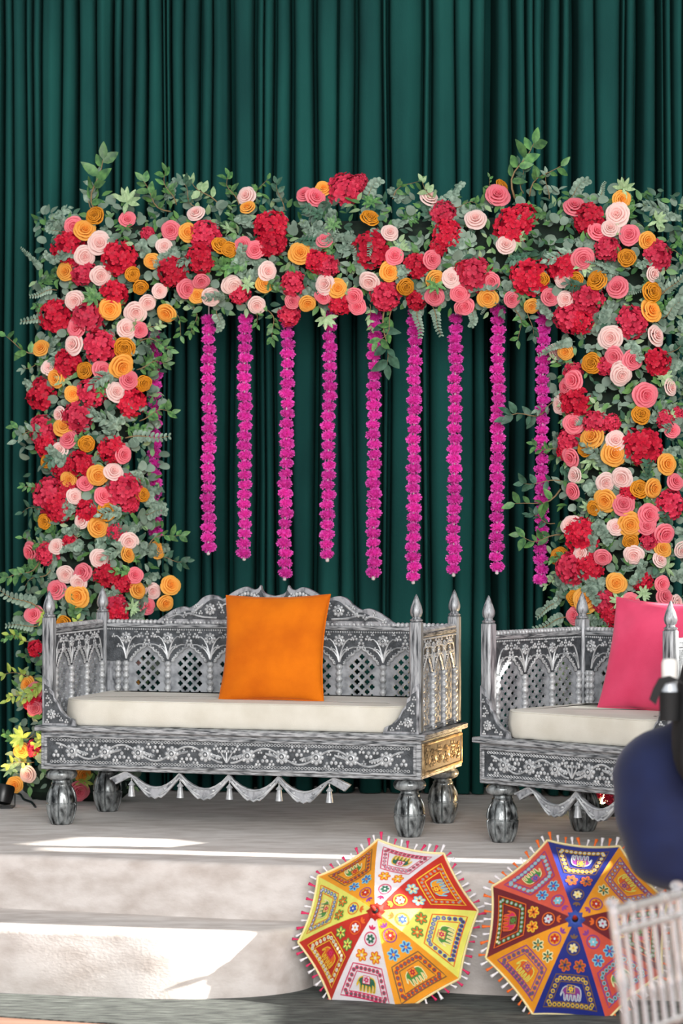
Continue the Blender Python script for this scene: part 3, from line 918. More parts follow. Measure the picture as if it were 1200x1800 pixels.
def lattice_wall(root, name, width, n, bay, M, two_sided, extra=()):
    """pierced screen: frieze with ogee arches, pierced panels, turned columns"""
    zt, zs = .925, .755
    ol = [(-width / 2, zt), (-width / 2, zs)]
    x0 = -n * bay / 2
    hb = bay / 2
    half = [(-.90, 0), (-.80, .0), (-.77, .016), (-.63, .024), (-.57, .040), (-.38, .047), (-.29, .062), (-.11, .068), (0, .082)]
    arcs = []
    for i in range(n):
        c = x0 + (i + .5) * bay
        pts = [(c + a * hb * .92, zs + b) for a, b in half] + [(c - a * hb * .92, zs + b) for a, b in half[-2::-1]]
        arcs.append(pts)
        ol += pts
    ol += [(width / 2, zs), (width / 2, zt)]
    fr = inst(name, flat(name, [ol[::-1]], .026, M_['ground']), root, M)
    key = round(bay, 3)
    if key not in LAT: LAT[key] = lattice_mesh(bay, .48, .86)
    for i in range(n):
        inst('lattice_panel', LAT[key], fr, Matrix.Translation((x0 + (i + .5) * bay, .004 if not two_sided else 0, 0)))
    if width / 2 + x0 > .02:      # plain stiles beside the outer arches
        for s in (-1, 1):
            w = width / 2 + x0
            inst('stile', MB().box((0, .004, .68), (w, .010, .40)).mesh('stile', M_['silver'], False), fr, Matrix.Translation((s * (width / 2 - w / 2), 0, 0)))
    xs = [x0 + i * bay for i in range(n + 1)] + list(extra)
    for sgn in ((1, -1) if two_sided else (1,)):
        S = Matrix.Identity(4) if sgn == 1 else Matrix.Rotation(PI, 4, 'Z')
        for x in xs:
            x_ = min(max(x, -width / 2 + .016), width / 2 - .016)
            inst('column', COLM, fr, Matrix.Translation((x_, -sgn * .014, 0)))
        for i in range(n + 1):
            x = x0 + i * bay
            if abs(x) > width / 2 - .03: continue
            inst('carved_flower', CF[.034] if bay > .2 else CF[.028], fr, S @ Matrix.Translation((x, -.014, .872)))
        sc = MB()
        for pts in arcs:      # raised rims along the arches, with small beads
            sc.tube([(p[0], -.013, p[1] + .004) for p in pts], .0055, 5)
            for a, b in zip(pts, pts[1:]):
                sc.ball(((a[0] + b[0]) / 2, -.015, (a[1] + b[1]) / 2 + .013), (.0055, .004, .0055), 6, 3)
        for i in range(n + 1):
            x = x0 + i * bay
            for s in (-1, 1):
                for (w, top, out) in ((.30, .115, .0), (.44, .075, .012), (.18, .065, -.01)):
                    path = [(x + s * bay * w * t ** 1.5, -.014, zs + .012 + top * math.sin(t * PI * .55)) for t in (0, .2, .4, .6, .8, 1)]
                    if max(abs(q[0]) for q in path) > width / 2 - .006: continue
                    sc.tube(path, [.005, .005, .0045, .004, .0035, .003], 5)
                    e = path[-1]
                    trefoil(sc, e[0], e[2], .011, -.015)
                if abs(x + s * bay * .46) < width / 2 - .02:
                    trefoil(sc, x + s * bay * .36, .885, .014, -.014)
                    trefoil(sc, x + s * bay * .24, .905, .010, -.014)
        for i in range(n):
            c = x0 + (i + .5) * bay
            trefoil(sc, c, .865, .017, -.014); trefoil(sc, c, .895, .012, -.014)
        for z in (.915,):
            k = int(width / .012)
            for i in range(k): sc.ball((-width / 2 + (i + .5) * width / k, -.014, z), (.005, .004, .005), 6, 3)
        o = inst('scrollwork', sc.mesh('scrollwork', M_['carve'], True, 60), fr, S)
        o['kind'] = 'stuff'
    rail = MB().bbox((0, 0, .934), (width, .040, .022), .004)
    inst('top_rail', rail.mesh('top_rail', M_['silver_h'], True), fr)
    inst('bottom_rail', MB().bbox((0, 0, .492), (width, .03, .024), .003).mesh('bottom_rail', M_['silver_h'], True), fr)
    rope = MB()
    k = int(width / .022)
    for i in range(k):
        x = -width / 2 + (i + .5) * width / k
        rope.ball((0, 0, 0), (.0125, .019, .013), 8, 5, Matrix.Translation((x, 0, .952)) @ Matrix.Rotation(.45, 4, 'Y'))
    o = inst('rope_moulding', rope.mesh('rope_moulding', M_['carve'], True, 60), fr)
    o['kind'] = 'stuff'
    return fr


# leg: flattened bun on a neck over a fluted barrel
def leg_mesh():
    def fl(a, z):
        if z > .186 or z < .012: return 1
        q = (a * 9 / (2 * PI)) % 1.0
        return (1 - .17 * max(0, 1 - min(q, 1 - q) / .085)) * (1 - .02 * (q - .5) ** 2 * 4)
    prof = [(.046, 0), (.052, .006), (.056, .014), (.064, .034), (.071, .062), (.0745, .090), (.0745, .0995), (.0695, .1025), (.0695, .1065), (.0745, .1095), (.073, .130), (.067, .155), (.057, .175), (.050, .186), (.048, .192), (.050, .198), (.043, .203), (.042, .212), (.055, .217), (.069, .224), (.076, .236), (.077, .246), (.071, .257), (.058, .265), (.056, .272)]
    return MB().lathe(prof, 108, None, fl).mesh('leg', M_['leg'], True, 50)
LEG = leg_mesh()
fin = MB().lathe([(.030, 0), (.031, .006), (.022, .011), (.019, .018), (.026, .026), (.030, .040), (.029, .052), (.024, .070), (.016, .092), (.008, .112), (.0015, .124)], 14)
FIN = fin.mesh('finial', M_['silver_v'], True, 50)
bell = MB().lathe([(.019, -.088), (.017, -.080), (.013, -.05), (.011, -.036), (.017, -.034), (.013, -.026), (.006, -.020), (.004, -.014)], 12)
bell.tube([(0, .006 * math.cos(t), -.007 + .008 * math.sin(t)) for t in [k * PI / 4 for k in range(8)]], .0016, 5, True)
BELL = bell.mesh('bell', M_['carve'], True, 50)


def vine(mb, xs, z, amp, y):
    """wavy stem that winds round a row of rosettes, with side shoots"""
    n = len(xs)
    step = xs[1] - xs[0]
    path = []
    k = 0
    for i in range((n) * 8 + 1):
        t = i / 8 - .5
        path.append((xs[0] + t * step, y, z + amp * math.sin(PI * t)))
    mb.tube(path, .0050, 5)
    for i in range(n):
        s = 1 if i % 2 == 0 else -1
        x = xs[i] - step / 2
        for o, l in ((.02, .45), (.12, .70), (.24, .88)):
            pth = [(x + step * (o + .38 * t), y, z + s * amp * (-.25 + l * t ** .7) - s * .004) for t in (0, .3, .6, 1)]
            mb.tube(pth, [.0052, .005, .0045, .003], 5)
        trefoil(mb, xs[i] + step * .5, z - s * amp * .45, .020, y)
        trefoil(mb, xs[i] - step * .30, z + s * amp * .92, .016, y)
        trefoil(mb, xs[i] + step * .30, z - s * amp * .98, .016, y)
        trefoil(mb, xs[i] - step * .36, z - s * amp * .35, .013, y)
        trefoil(mb, xs[i] + step * .36, z + s * amp * .55, .013, y)


def make_seat(name, label, loc, rz, W, n_back, bay_back, n_flow, n_swag, bells, crest=1.0):
    DP = .69                       # post spacing, front to back
    root = thing(name, label, 'sofa', loc, rz)
    hx, hy = W + .03, DP / 2 + .03
    for sx in (-1, 1):
        for sy in (-1, 1): inst('leg', LEG, root, Matrix.Translation((sx * (W - .045), sy * .30, 0)))
    # seat box: body, mouldings, ledge
    body = inst('seat_frame', MB().bbox((0, 0, .3625), (2 * hx, 2 * hy, .185), .003).mesh('seat_frame', M_['silver_h'], True), root)
    fy = -hy
    z0 = .362
    # sunk dark field of the front with its carved frieze
    field = inst('front_frieze', MB().box((0, fy - .001, z0), (2 * hx - .07, .006, .125)).mesh('front_frieze', M_['ground'], False), body)
    mo = MB()
    for z in (z0 + .068, z0 - .068): mo.bbox((0, fy - .005, z), (2 * hx - .04, .016, .014), .003)
    for sx in (-1, 1): mo.bbox((sx * (hx - .028), fy - .005, z0), (.014, .016, .128), .003)
    inst('moulding', mo.mesh('moulding', M_['silver_h'], True), body)
    span = 2 * hx - .10
    half = n_flow // 2
    stp_ = span / (n_flow + .6)
    vm = MB()
    for s in (-1, 1):
        xs = [(.62 + i) * stp_ for i in range(half)]
        v = MB(); vine(v, xs, z0, .036, fy - .006)
        vm.add([(s * p[0], p[1], p[2]) for p in v.v], v.f)
        for x in xs: inst('carved_flower', CF[.041], body, Matrix.Translation((s * x, fy - .004, z0)))
    for s in (-1, 0, 1):
        vm.tube([(s * .03 * t, fy - .006, z0 - .035 + .05 * t) for t in (0, .4, .8, 1)], [.005, .005, .004, .003], 5)
        trefoil(vm, s * .03, z0 + .022, .016, fy - .006)
    k = int(span / .0165)
    for i in range(k):
        x = -span / 2 + (i + .5) * span / k
        for z in (z0 + .052, z0 - .052):
            ring = [(x + .0058 * math.cos(a * PI / 4), fy - .006, z + .0058 * math.sin(a * PI / 4)) for a in range(8)]
            vm.tube(ring, .0022, 4, True)
    o = inst('vine_carving', vm.mesh('vine_carving', M_['carve'], True, 60), body)
    o['kind'] = 'stuff'
    # side friezes
    for sx in (-1, 1):
        Ms = Matrix.Translation((sx * hx, 0, 0)) @ Matrix.Rotation(sx * PI / 2, 4, 'Z')
        sf = inst('side_frieze', MB().box((0, .001, z0), (2 * hy - .07, .006, .125)).mesh('side_frieze', M_['worn_glow_ground'], False), body, Ms)
        vv = MB(); xs = [-.24, -.12, 0, .12, .24]; vine(vv, xs, z0, .034, -.004)
        for z in (z0 + .068, z0 - .068): vv.bbox((0, -.002, z), (2 * hy - .04, .014, .014), .003)
        for s2 in (-1, 1): vv.bbox((s2 * (hy - .028), -.002, z0), (.014, .014, .128), .003)
        for x in xs: vv.ball((x, -.004, z0), (.030, .006, .030), 9, 4); vv.ball((x, -.008, z0), (.012, .008, .012), 8, 4)
        o = inst('side_carving', vv.mesh('side_carving', M_['worn'], True, 60), body, Ms)
        o['kind'] = 'stuff'
    inst('ledge', MB().bbox((0, -.002, .4675), (2 * hx + .05, 2 * hy + .05, .026), .004).mesh('ledge', M_['silver_h'], True), root)
    # posts with finials
    for sx in (-1, 1):
        for sy in (-1, 1):
            p = inst('post', MB().bbox((0, 0, .742), (.056, .056, .523), .008).mesh('post', M_['silver_v'], True), root, Matrix.Translation((sx * W, sy * DP / 2, 0)))
            inst('finial', FIN, p, Matrix.Translation((0, 0, 1.003)))
    # screens
    ex = (-n_back * bay_back / 2 - .042, n_back * bay_back / 2 + .042)
    lattice_wall(root, 'back_panel', 2 * W - .056, n_back, bay_back, Matrix.Translation((0, DP / 2, 0)), False, ex)
    for sx in (-1, 1):
        lattice_wall(root, 'arm_panel', DP - .056, 3, .2, Matrix.Translation((sx * W, 0, 0)) @ Matrix.Rotation(PI / 2, 4, 'Z'), True)
    # crest
    if crest:
        prof = [(0, .142), (.04, .150), (.062, .165), (.073, .194), (.085, .178), (.11, .172), (.14, .185), (.165, .183), (.20, .168), (.235, .148), (.27, .124), (.30, .138), (.344, .143), (.38, .128), (.41, .10), (.45, .078), (.47, .083), (.495, .083), (.535, .068), (.58, .04), (.64, 0)]
        sc = crest * W / .919
        prof = [(x * sc, z * crest) for x, z in prof]
        dense = smooth_line(prof, 3)
        zb = .947
        ol = [(x, zb + z) for x, z in dense] + [(-x, zb + z) for x, z in dense[::-1][:-1]]
        ol = ol[::-1]
        cr = inst('crest', flat('crest', [ol], .03, M_['silver'], .004), root, Matrix.Translation((0, DP / 2, 0)))
        inn = [(x * .93, zb + .016 + max(z - .034, 0) * .98) for x, z in dense if z > .03]
        inn = inn + [(-x, z) for x, z in inn[::-1][:-1]]
        inst('crest_field', flat('crest_field', [inn[::-1]], .006, M_['ground']), cr, Matrix.Translation((0, -.0145, 0)))
        cv = MB()
        for s in (-1, 1):
            for (x, z, r) in ((.335, .072, .034), (.12, .09, .034)):
                inst('carved_flower', CF[.034], cr, Matrix.Translation((s * x * sc, -.019, zb + z * crest)))
            for pth in ([(.30, .03), (.38, .035), (.44, .05), (.47, .045)], [(.47, .03), (.50, .045), (.54, .035), (.57, .022)], [(.37, .10), (.40, .075), (.43, .05)], [(.18, .05), (.21, .09), (.25, .10), (.28, .085)], [(.05, .03), (.10, .05), (.17, .04), (.24, .035)], [(.0, .02), (.03, .07), (.05, .11), (.08, .13)], [(.16, .15), (.18, .12), (.20, .13)]):
                pp = smooth_line(pth, 4)
                cv.tube([(s * x * sc, -.020, zb + z * crest) for x, z in pp], .0055, 5)
                e = pp[-1]; trefoil(cv, s * e[0] * sc, zb + e[1] * crest, .014, -.020)
                e = pp[len(pp) // 2]; trefoil(cv, s * e[0] * sc, zb + (e[1] + .014) * crest, .011, -.020)
            for (x, z) in ((.41, .085), (.385, .055), (.29, .10), (.27, .06), (.2, .065), (.52, .055), (.22, .125), (.09, .145), (.03, .05)):
                trefoil(cv, s * x * sc, zb + z * crest, .012, -.020)
            for j in range(9):      # shell fans in the middle of the crest
                a = PI * (j / 8)
                cv.ball((s * .135 * sc + .045 * math.cos(a), -.020, zb + .118 * crest + .035 * math.sin(a)), (.010, .005, .012), 7, 3)
        o = inst('crest_carving', cv.mesh('crest_carving', M_['carve'], True, 60), cr); o['kind'] = 'stuff'
    # corner brackets
    br = [(0, 0), (.175, 0), (.165, .030), (.13, .045), (.10, .075), (.08, .115), (.062, .135), (.057, .165), (.036, .180), (.030, .215), (0, .235)]
    for sx in (-1, 1):
        pts = [(-sx * x, z) for x, z in br]
        if sx < 0: pts = pts
        else: pts = pts[::-1]
        b = inst('corner_bracket', flat('corner_bracket', [pts], .022, M_['silver'], .003), root, Matrix.Translation((sx * (W + .022), -hy + .005, .481)))
        inner = [(p[0] * .80 - sx * .012, p[1] * .80 + .012) for p in pts]
        inst('bracket_field', flat('bracket_field', [inner], .006, M_['ground']), b, Matrix.Translation((0, -.0105, 0)))
        inst('carved_flower', CF[.028], b, Matrix.Translation((-sx * .050, -.014, .055)))
        bm_ = MB()
        for (x, z) in ((.10, .03), (.128, .022), (.028, .10), (.045, .115), (.03, .135), (.028, .02), (.085, .05), (.022, .165)): trefoil(bm_, -sx * x, z, .011, -.014)
        inst('bracket_carving', bm_.mesh('bracket_carving', M_['carve'], True, 60), b)['kind'] = 'stuff'
    # scalloped apron with bells
    sw = .247
    xs0 = -n_swag * sw / 2
    up, lo = [], []
    tail = .075
    lo.append((xs0 - tail - .012, .222)); up.append((xs0 - tail + .02, .205 + .045)); up[-1] = (xs0 - tail - .035, .240)
    pts_u = [(xs0 - tail - .030, .236), (xs0 - .025, .272)]
    pts_l = [(xs0 - tail - .002, .205), (xs0 - .012, .238), (xs0 + .006, .240)]
    for i in range(n_swag):
        a = xs0 + i * sw
        for t in (.12, .25, .38, .5, .62, .75, .88):
            pts_u.append((a + sw * t, .272 - .072 * math.sin(PI * t) ** .8))
        pts_u.append((a + sw, .272)) if i < n_swag - 1 else None
        for t, d in ((.18, .048), (.30, .082), (.38, .098), (.43, .094), (.5, .104), (.57, .094), (.62, .098), (.70, .082), (.82, .048), (1, 0)):
            pts_l.append((a + sw * t, .240 - d * .95))
    pts_u += [(-p[0], p[1]) for p in ((xs0 - .025, .272), (xs0 - tail - .030, .236))]
    pts_l[-1] = (-xs0 - .006, .240)
    pts_l += [(-xs0 + .012, .238), (-xs0 + tail + .002, .205)]
    ap = inst('apron', flat('apron', [pts_l + pts_u[::-1]], .024, M_['silver'], .003), root, Matrix.Translation((0, -hy + .035, 0)))
    ac = MB()
    for pl_, dz in ((pts_l, .005), (pts_u, -.005)): ac.tube([(p[0], -.013, p[1] + dz) for p in pl_], .0045, 5)
    for i in range(n_swag):
        a = xs0 + i * sw
        for s, t0 in ((1, .06), (-1, .94)):
            path = [(a + sw * (t0 + s * .36 * t), -.0135, .256 - .094 * math.sin(PI * abs(.06 + .36 * t)) ** .9) for t in (0, .2, .4, .6, .8, 1)]
            ac.tube(path, [.006, .004, .006, .004, .006, .003], 5)
            for q in path[1:-1:2]: ac.ball((q[0] + .008 * s, q[1], q[2] + .008), (.009, .004, .006), 7, 3)
    inst('apron_carving', ac.mesh('apron_carving', M_['carve'], True, 60), ap)['kind'] = 'stuff'
    for i in bells: inst('bell', BELL, root, Matrix.Translation((xs0 + i * sw, -hy + .035, .238)))
    return root


def soft_slab(ol, z0, z1, r, crown=0.0):
    """upholstered slab: rounded rims top and bottom"""
    mb = MB()
    n = len(ol)
    def inset(d):
        res = []
        for i in range(n):
            a, b, c = V(ol[i - 1]), V(ol[i]), V(ol[(i + 1) % n])
            e = ((b - a).normalized() + (c - b).normalized()).normalized()
            res.append((b.x - e.y * d, b.y + e.x * d))
        return res
    loops = [(r * (1 - math.sin(t)), z0 + r * (1 - math.cos(t))) for t in (0, PI / 6, PI / 3, PI / 2)]
    loops += [(-.006, (z0 + z1) / 2)] + [(r * (1 - math.cos(t)), z1 - r + r * math.sin(t)) for t in (0, PI / 6, PI / 3, PI / 2)]
    loops += [(r + .05, z1 + crown * .5), (r + .12, z1 + crown * .85)]
    for d, z in loops: mb.v += [(p[0], p[1], z) for p in inset(d)]
    for k in range(len(loops) - 1):
        mb.f += [(k * n + i, k * n + (i + 1) % n, (k + 1) * n + (i + 1) % n, (k + 1) * n + i) for i in range(n)]
    mb.f.append(tuple(len(mb.v) - n + i for i in range(n)))
    mb.f.append(tuple(range(n - 1, -1, -1)))
    mb.t = [.5] * len(mb.v)
    return mb, inset(r * .3)


def make_cushion(name, label, loc, rz, W):
    root = thing(name, label, 'cushion', loc, rz)
    x, y0, y1 = W - .045, -.358, .318
    ol = [(x - .11, y0), (x - .03, y0 + .07), (x - .012, y0 + .11), (x - .012, y1), (-x + .012, y1), (-x + .012, y0 + .11), (-x + .03, y0 + .07), (-x + .11, y0)]
    d = []
    for i in range(len(ol)):
        a, b = ol[i], ol[(i + 1) % len(ol)]
        L = math.dist(a, b); k = max(1, int(L / .06))
        d += [(a[0] + (b[0] - a[0]) * j / k, a[1] + (b[1] - a[1]) * j / k) for j in range(k)]
    mb, rim = soft_slab(d, .482, .606, .016, .006)
    mb.obj('cover', M_['cream'], root, True, 0)
    MB().tube([(p[0], p[1], .602) for p in rim], .0035, 5, True).obj('piping', M_['cream'], root)
    return root


def make_pillow(name, label, p, R, size, thick, mat, seed, tagged=False):
    root = thing(name, label, 'pillow')
    root.matrix_world = TRS(p, R)
    rnd = random.Random(seed)
    ph = [rnd.uniform(0, 6) for _ in range(8)]
    h = size / 2
    def edge(u, v):
        return h * u * (1 - .085 * (1 - v * v)), h * v * (1 - .06 * (1 - u * u))
    def fn(sgn):
        def f(a, b):
            u, v = 2 * a - 1, 2 * b - 1
            u, v = math.sin(u * PI / 2), math.sin(v * PI / 2)
            x, y = edge(u, v)
            k = (max(0, 1 - u ** 2) * max(0, 1 - v ** 2)) ** .42
            r = math.hypot(u, v)
            wr = .16 * math.sin(9 * u + 5 * v * v + ph[0]) * abs(u * v) + .06 * math.sin(7 * v - 6 * u + ph[1]) * r
            return V((x, y, sgn * thick / 2 * k * (1 + wr + .04 * math.sin(3 * u + ph[2]))))
        return f
    mb = MB()
    mb.grid(fn(1), 30, 30)
    mb.grid(lambda a, b: fn(-1)(1 - a, b), 30, 30)
    mb.obj('cover', mat, root, True, 0)
    rim = []
    for (u0, v0, u1, v1) in ((-1, -1, 1, -1), (1, -1, 1, 1), (1, 1, -1, 1), (-1, 1, -1, -1)):
        for k in range(12):
            t = k / 12
            x, y = edge(u0 + (u1 - u0) * t, v0 + (v1 - v0) * t)
            rim.append((x, y, 0))
    MB().tube(rim, .0045, 5, True).obj('seam', mat, root)
    if tagged:
        MB().box((-h * .86, -h * .955, .004), (.06, .012, .003)).obj('care_tag', M_['white'], root, False)
    return root


def seat_frame_of(px, py, D, W, rz):
    """origin of a seat whose left front post stands at that pixel"""
    a = at(px, py, D)
    w, d = V((math.cos(rz), math.sin(rz), 0)), V((-math.sin(rz), math.cos(rz), 0))
    o = V((a.x, a.y, STAGE)) + w * W + d * .345
    return o, w, d

RZ1, W1 = -math.radians(17.0), .916
O1 = V((-.53, 13.42, STAGE)) + V((-math.sin(RZ1), math.cos(RZ1), 0)) * .345
make_seat('carved_sofa', 'long carved silver sofa with a scalloped crest and barrel legs', O1, RZ1, W1, 7, .224, 10, 4, (0, 1, 2, 3, 4))
make_cushion('seat_cushion', 'long cream seat cushion lying on the wide carved sofa', O1, RZ1, W1)
RZ2, W2 = -math.radians(43.0), .513
a2 = V((.672, 13.0, 0))
O2 = V((a2.x, a2.y, STAGE)) + V((math.cos(RZ2), math.sin(RZ2), 0)) * W2 + V((-math.sin(RZ2), math.cos(RZ2), 0)) * .345
make_seat('carved_armchair', 'carved silver armchair turned to the left, partly hidden by the navy figure', O2, RZ2, W2, 4, .224, 6, 2, (1,), .0)
make_cushion('seat_cushion', 'short cream seat cushion lying on the carved armchair', O2, RZ2, W2)
d1 = V((-math.sin(RZ1), math.cos(RZ1), 0))
# orange pillow leans against the back of the sofa
pc = at(482, 1139, 13.42)
lean = math.radians(16)
n1 = (-d1 * math.cos(lean) + V((0, 0, 1)) * math.sin(lean)).normalized()
pc = V((pc.x, 13.60, STAGE + .606 + .248))
pc.x = (482 - 600) * pc.y / FPX
make_pillow('throw_pillow', 'square orange velvet pillow leaning on the sofa back', pc, frame(n1, V((0, 0, 1)), .02), .525, .15, M_['orange'], 5, True)
d2 = V((-math.sin(RZ2), math.cos(RZ2), 0))
n2 = (-d2 * math.cos(lean) + V((0, 0, 1)) * math.sin(lean) + V((-.05, -.15, 0))).normalized()
pp = V((0, 12.93, STAGE + .606 + .245))
pp.x = (1150 - 600) * pp.y / FPX
make_pillow('throw_pillow', 'square raspberry pink pillow leaning on the armchair back', pp, frame(n2, V((0, 0, 1)), -.04), .52, .15, M_['pink'], 9)
# ------------------------------------------------------------------ embroidered umbrellas
COLS = {'white': '#e9e3e6', 'red': '#c22818', 'lime': '#e8e468', 'amber': '#f09c1c', 'blue': '#1c2a86', 'maroon': '#6e1322', 'coral': '#d8553f', 'pinkred': '#d4245c', 'green': '#4f8f3c', 'dgreen': '#2d6a50', 'sky': '#7cc6d6', 'cream': '#f2e2a6', 'purple': '#8c3a8e', 'orange': '#e5671a', 'brown': '#7a5a3a', 'silver': '#cfd4da', 'yellow': '#f2c230', 'mid': '#3a56b0', 'crimson': '#b81c2c'}
UM = {}
def umat(c):
    if c not in UM:
        if c == 'mirror':
            UM[c] = plain('umbrella_mirror', '#e6ebef', .12, .9)
        else:
            UM[c] = plain('umbrella_' + c, COLS[c], .7, bump=.25, bscale=250)
    return UM[c]
UM['fringe_base'] = plain('umbrella_fringe', '#e9d9a0', .8)

ELE = [(-.92, .10), (-.80, .02), (-.72, .10), (-.80, .18), (-.78, .42), (-.66, .52), (-.60, .05), (-.52, 0), (-.44, .05), (-.40, .38), (-.30, .42), (-.26, .06), (-.18, 0), (-.10, .06), (-.06, .40), (.06, .42), (.12, .06), (.20, 0), (.28, .06), (.30, .40), (.40, .42), (.46, .06), (.54, 0), (.62, .06), (.66, .44), (.74, .60), (.90, .40), (.96, .30), (.98, .40), (.86, .66), (.74, .84), (.50, .96), (.0, 1.0), (-.50, .98), (-.74, .92), (-.90, .74), (-.95, .45)]


def make_umbrella(label, centre, n, spin, R, H, scheme, tass, clothc, tipc):
    root = thing('embroidered_umbrella', label, 'umbrella')
    root.matrix_world = TRS(centre, frame(n, V((0, 0, 1))))
    SN, AP = math.sin(PI / 8), math.cos(PI / 8)
    zt = lambda t: H * (1 - max(t, 0) ** 1.55)
    def panel_pt(k, x, y, off=0.0):
        t = y / AP
        hw = max(t * SN, 1e-5)
        s = max(-1, min(1, x / hw))
        a = spin + k * PI / 4
        def P(t, s):
            sag = 1 - .035 * (1 - s * s) * t
            yy, xx = t * AP * sag, t * SN * s
            ca, sa = math.cos(a), math.sin(a)
            rad = V((sa, ca, 0)); tan = V((ca, -sa, 0))
            p = (rad * yy + tan * xx) * R
            p.z = zt(t) - .012 * (1 - s * s) * t
            return p
        p = P(t, s)
        if off:
            du = P(t + .01, s) - P(t - .01, s); dv = P(t, s + .05) - P(t, s - .05)
            nn = du.cross(dv).normalized()
            if nn.z < 0: nn = -nn
            p = p + nn * off
        return p
    def fill(mb, k, pts, off):
        tri = tessellate_polygon([[V((p[0], p[1], 0)) for p in pts]])
        o = len(mb.v)
        mb.v += [tuple(panel_pt(k, p[0], p[1], off)) for p in pts]
        mb.f += [tuple(i + o for i in t) for t in tri]
        mb.t += [.5] * len(pts)
    def stroke(mb, k, pts, w, off, closed=True):
        n_ = len(pts)
        L, Rr = [], []
        for i in range(n_):
            a = V(pts[i - 1]) if (closed or i) else V(pts[i])
            b = V(pts[(i + 1) % n_]) if (closed or i < n_ - 1) else V(pts[i])
            d = (b - a); d = d.normalized() if d.length > 1e-9 else V((1, 0))
            e = V((-d.y, d.x)) * w * .5
            c = V(pts[i])
            L.append(panel_pt(k, *(c + e), off)); Rr.append(panel_pt(k, *(c - e), off))
        fs = []
        for i in range(n_ if closed else n_ - 1):
            j = (i + 1) % n_
            fs.append((i, j, n_ + j, n_ + i))
        mb.add(L + Rr, fs)
    def circle(cx, cy, r, n_=14): return [(cx + r * math.cos(2 * PI * i / n_), cy + r * math.sin(2 * PI * i / n_)) for i in range(n_)]
    def petals(cx, cy, r, n_=6, wd=.30):
        res = []
        for i in range(n_):
            a = 2 * PI * i / n_ + .3
            c = (cx + math.cos(a) * r * .58, cy + math.sin(a) * r * .58)
            res.append([(c[0] + math.cos(a) * math.cos(t) * r * .40 - math.sin(a) * math.sin(t) * r * wd, c[1] + math.sin(a) * math.cos(t) * r * .40 + math.cos(a) * math.sin(t) * r * wd) for t in [j * PI / 4 for j in range(8)]])
        return res
    def sub(pts, m=5):
        res = []
        for i in range(len(pts)):
            a, b = pts[i], pts[(i + 1) % len(pts)]
            res += [(a[0] + (b[0] - a[0]) * j / m, a[1] + (b[1] - a[1]) * j / m) for j in range(m)]
        return res
    for k in range(8):
        base, fr1, dots, fr2, efill, eout, blank, f1, f1o, f2, f2o, spr = scheme[k % len(scheme)]
        mb = MB()
        def fn(u, v, k=k):
            t = max(v, .02)
            return panel_pt(k, (2 * u - 1) * t * SN * .9999, t * AP)
        mb.grid(fn, 6, 10)
        pan = mb.obj('canopy_panel', umat(base), root, True, 0)
        # border frame: two lines with mirrors between
        fa = [(-.165, .545), (.165, .545), (.285, .862), (-.285, .862)]
        fb = [(-.118, .615), (.118, .615), (.195, .812), (-.195, .812)]
        bd = MB()
        stroke(bd, k, sub(fa, 6), .012, .0020); stroke(bd, k, sub(fb, 6), .010, .0020)
        bd.obj('border_frame', umat(fr1), pan, False)
        md, ri = MB(), MB()
        fm = [((a[0] + b[0]) / 2, (a[1] + b[1]) / 2) for a, b in zip(fa, fb)]
        for i in range(4):
            a, b = fm[i], fm[(i + 1) % 4]
            m = max(3, int(math.dist(a, b) / .047))
            for j in range(m):
                c = (a[0] + (b[0] - a[0]) * (j + .5) / m, a[1] + (b[1] - a[1]) * (j + .5) / m)
                fill(md, k, circle(c[0], c[1], .0135, 8), .0032)
                stroke(ri, k, circle(c[0], c[1], .0175, 8), .010, .0026)
        md.obj('mirror_discs', umat('mirror'), pan, False); ri.obj('mirror_stitching', umat(dots), pan, False)
        # elephant, back to the hub
        ep = [(x * .112, .795 - y * .145) for x, y in ELE]
        em = MB(); fill(em, k, ep, .0022)
        e = em.obj('elephant_motif', umat(efill), pan, False)
        eo = MB(); stroke(eo, k, ep, .011, .0034); eo.obj('elephant_outline', umat(eout), pan, False)
        bl = [(-.035, .642), (.040, .642), (.044, .715), (-.039, .715)]
        bm_ = MB(); fill(bm_, k, bl, .0042); bm_.obj('elephant_blanket', umat(base), pan, False)
        bf = MB(); [fill(bf, k, p, .0050) for p in petals(.002, .679, .032)]; stroke(bf, k, sub(bl, 3), .007, .0048)
        bf.obj('blanket_flower', umat(blank), pan, False)
        # ring with a flower, sprout, and a pair of flowers
        rg = MB(); stroke(rg, k, circle(0, .285, .066, 20), .012, .0022)
        for s in (-1, 0, 1):
            a = s * .75
            c = (math.sin(a) * .030, .195 - math.cos(a) * .026)
            fill(rg, k, [(c[0] + math.cos(t) * .012 * math.cos(a) + math.sin(t) * .026 * math.sin(a), c[1] + math.cos(t) * .012 * math.sin(a) - math.sin(t) * .026 * math.cos(a)) for t in [q * PI / 4 for q in range(8)]], .0022)
        rg.obj('ring_motif', umat(spr), pan, False)
        fm_ = MB(); [fill(fm_, k, p, .0026) for p in petals(0, .285, .050)]; fm_.obj('flower_motif', umat(f1), pan, False)
        cm = MB(); fill(cm, k, circle(0, .285, .012, 8), .0034); cm.obj('flower_centre', umat(f1o), pan, False)
        for s in (-1, 1):
            o1, i1 = MB(), MB()
            [fill(o1, k, p, .0022) for p in petals(s * .078, .455, .070, 6, .32)]
            [fill(i1, k, p, .0030) for p in petals(s * .078, .455, .060, 6, .17)]
            fo = o1.obj('flower_motif', umat(f2o), pan, False); fi = i1.obj('flower_inlay', umat(f2), pan, False)
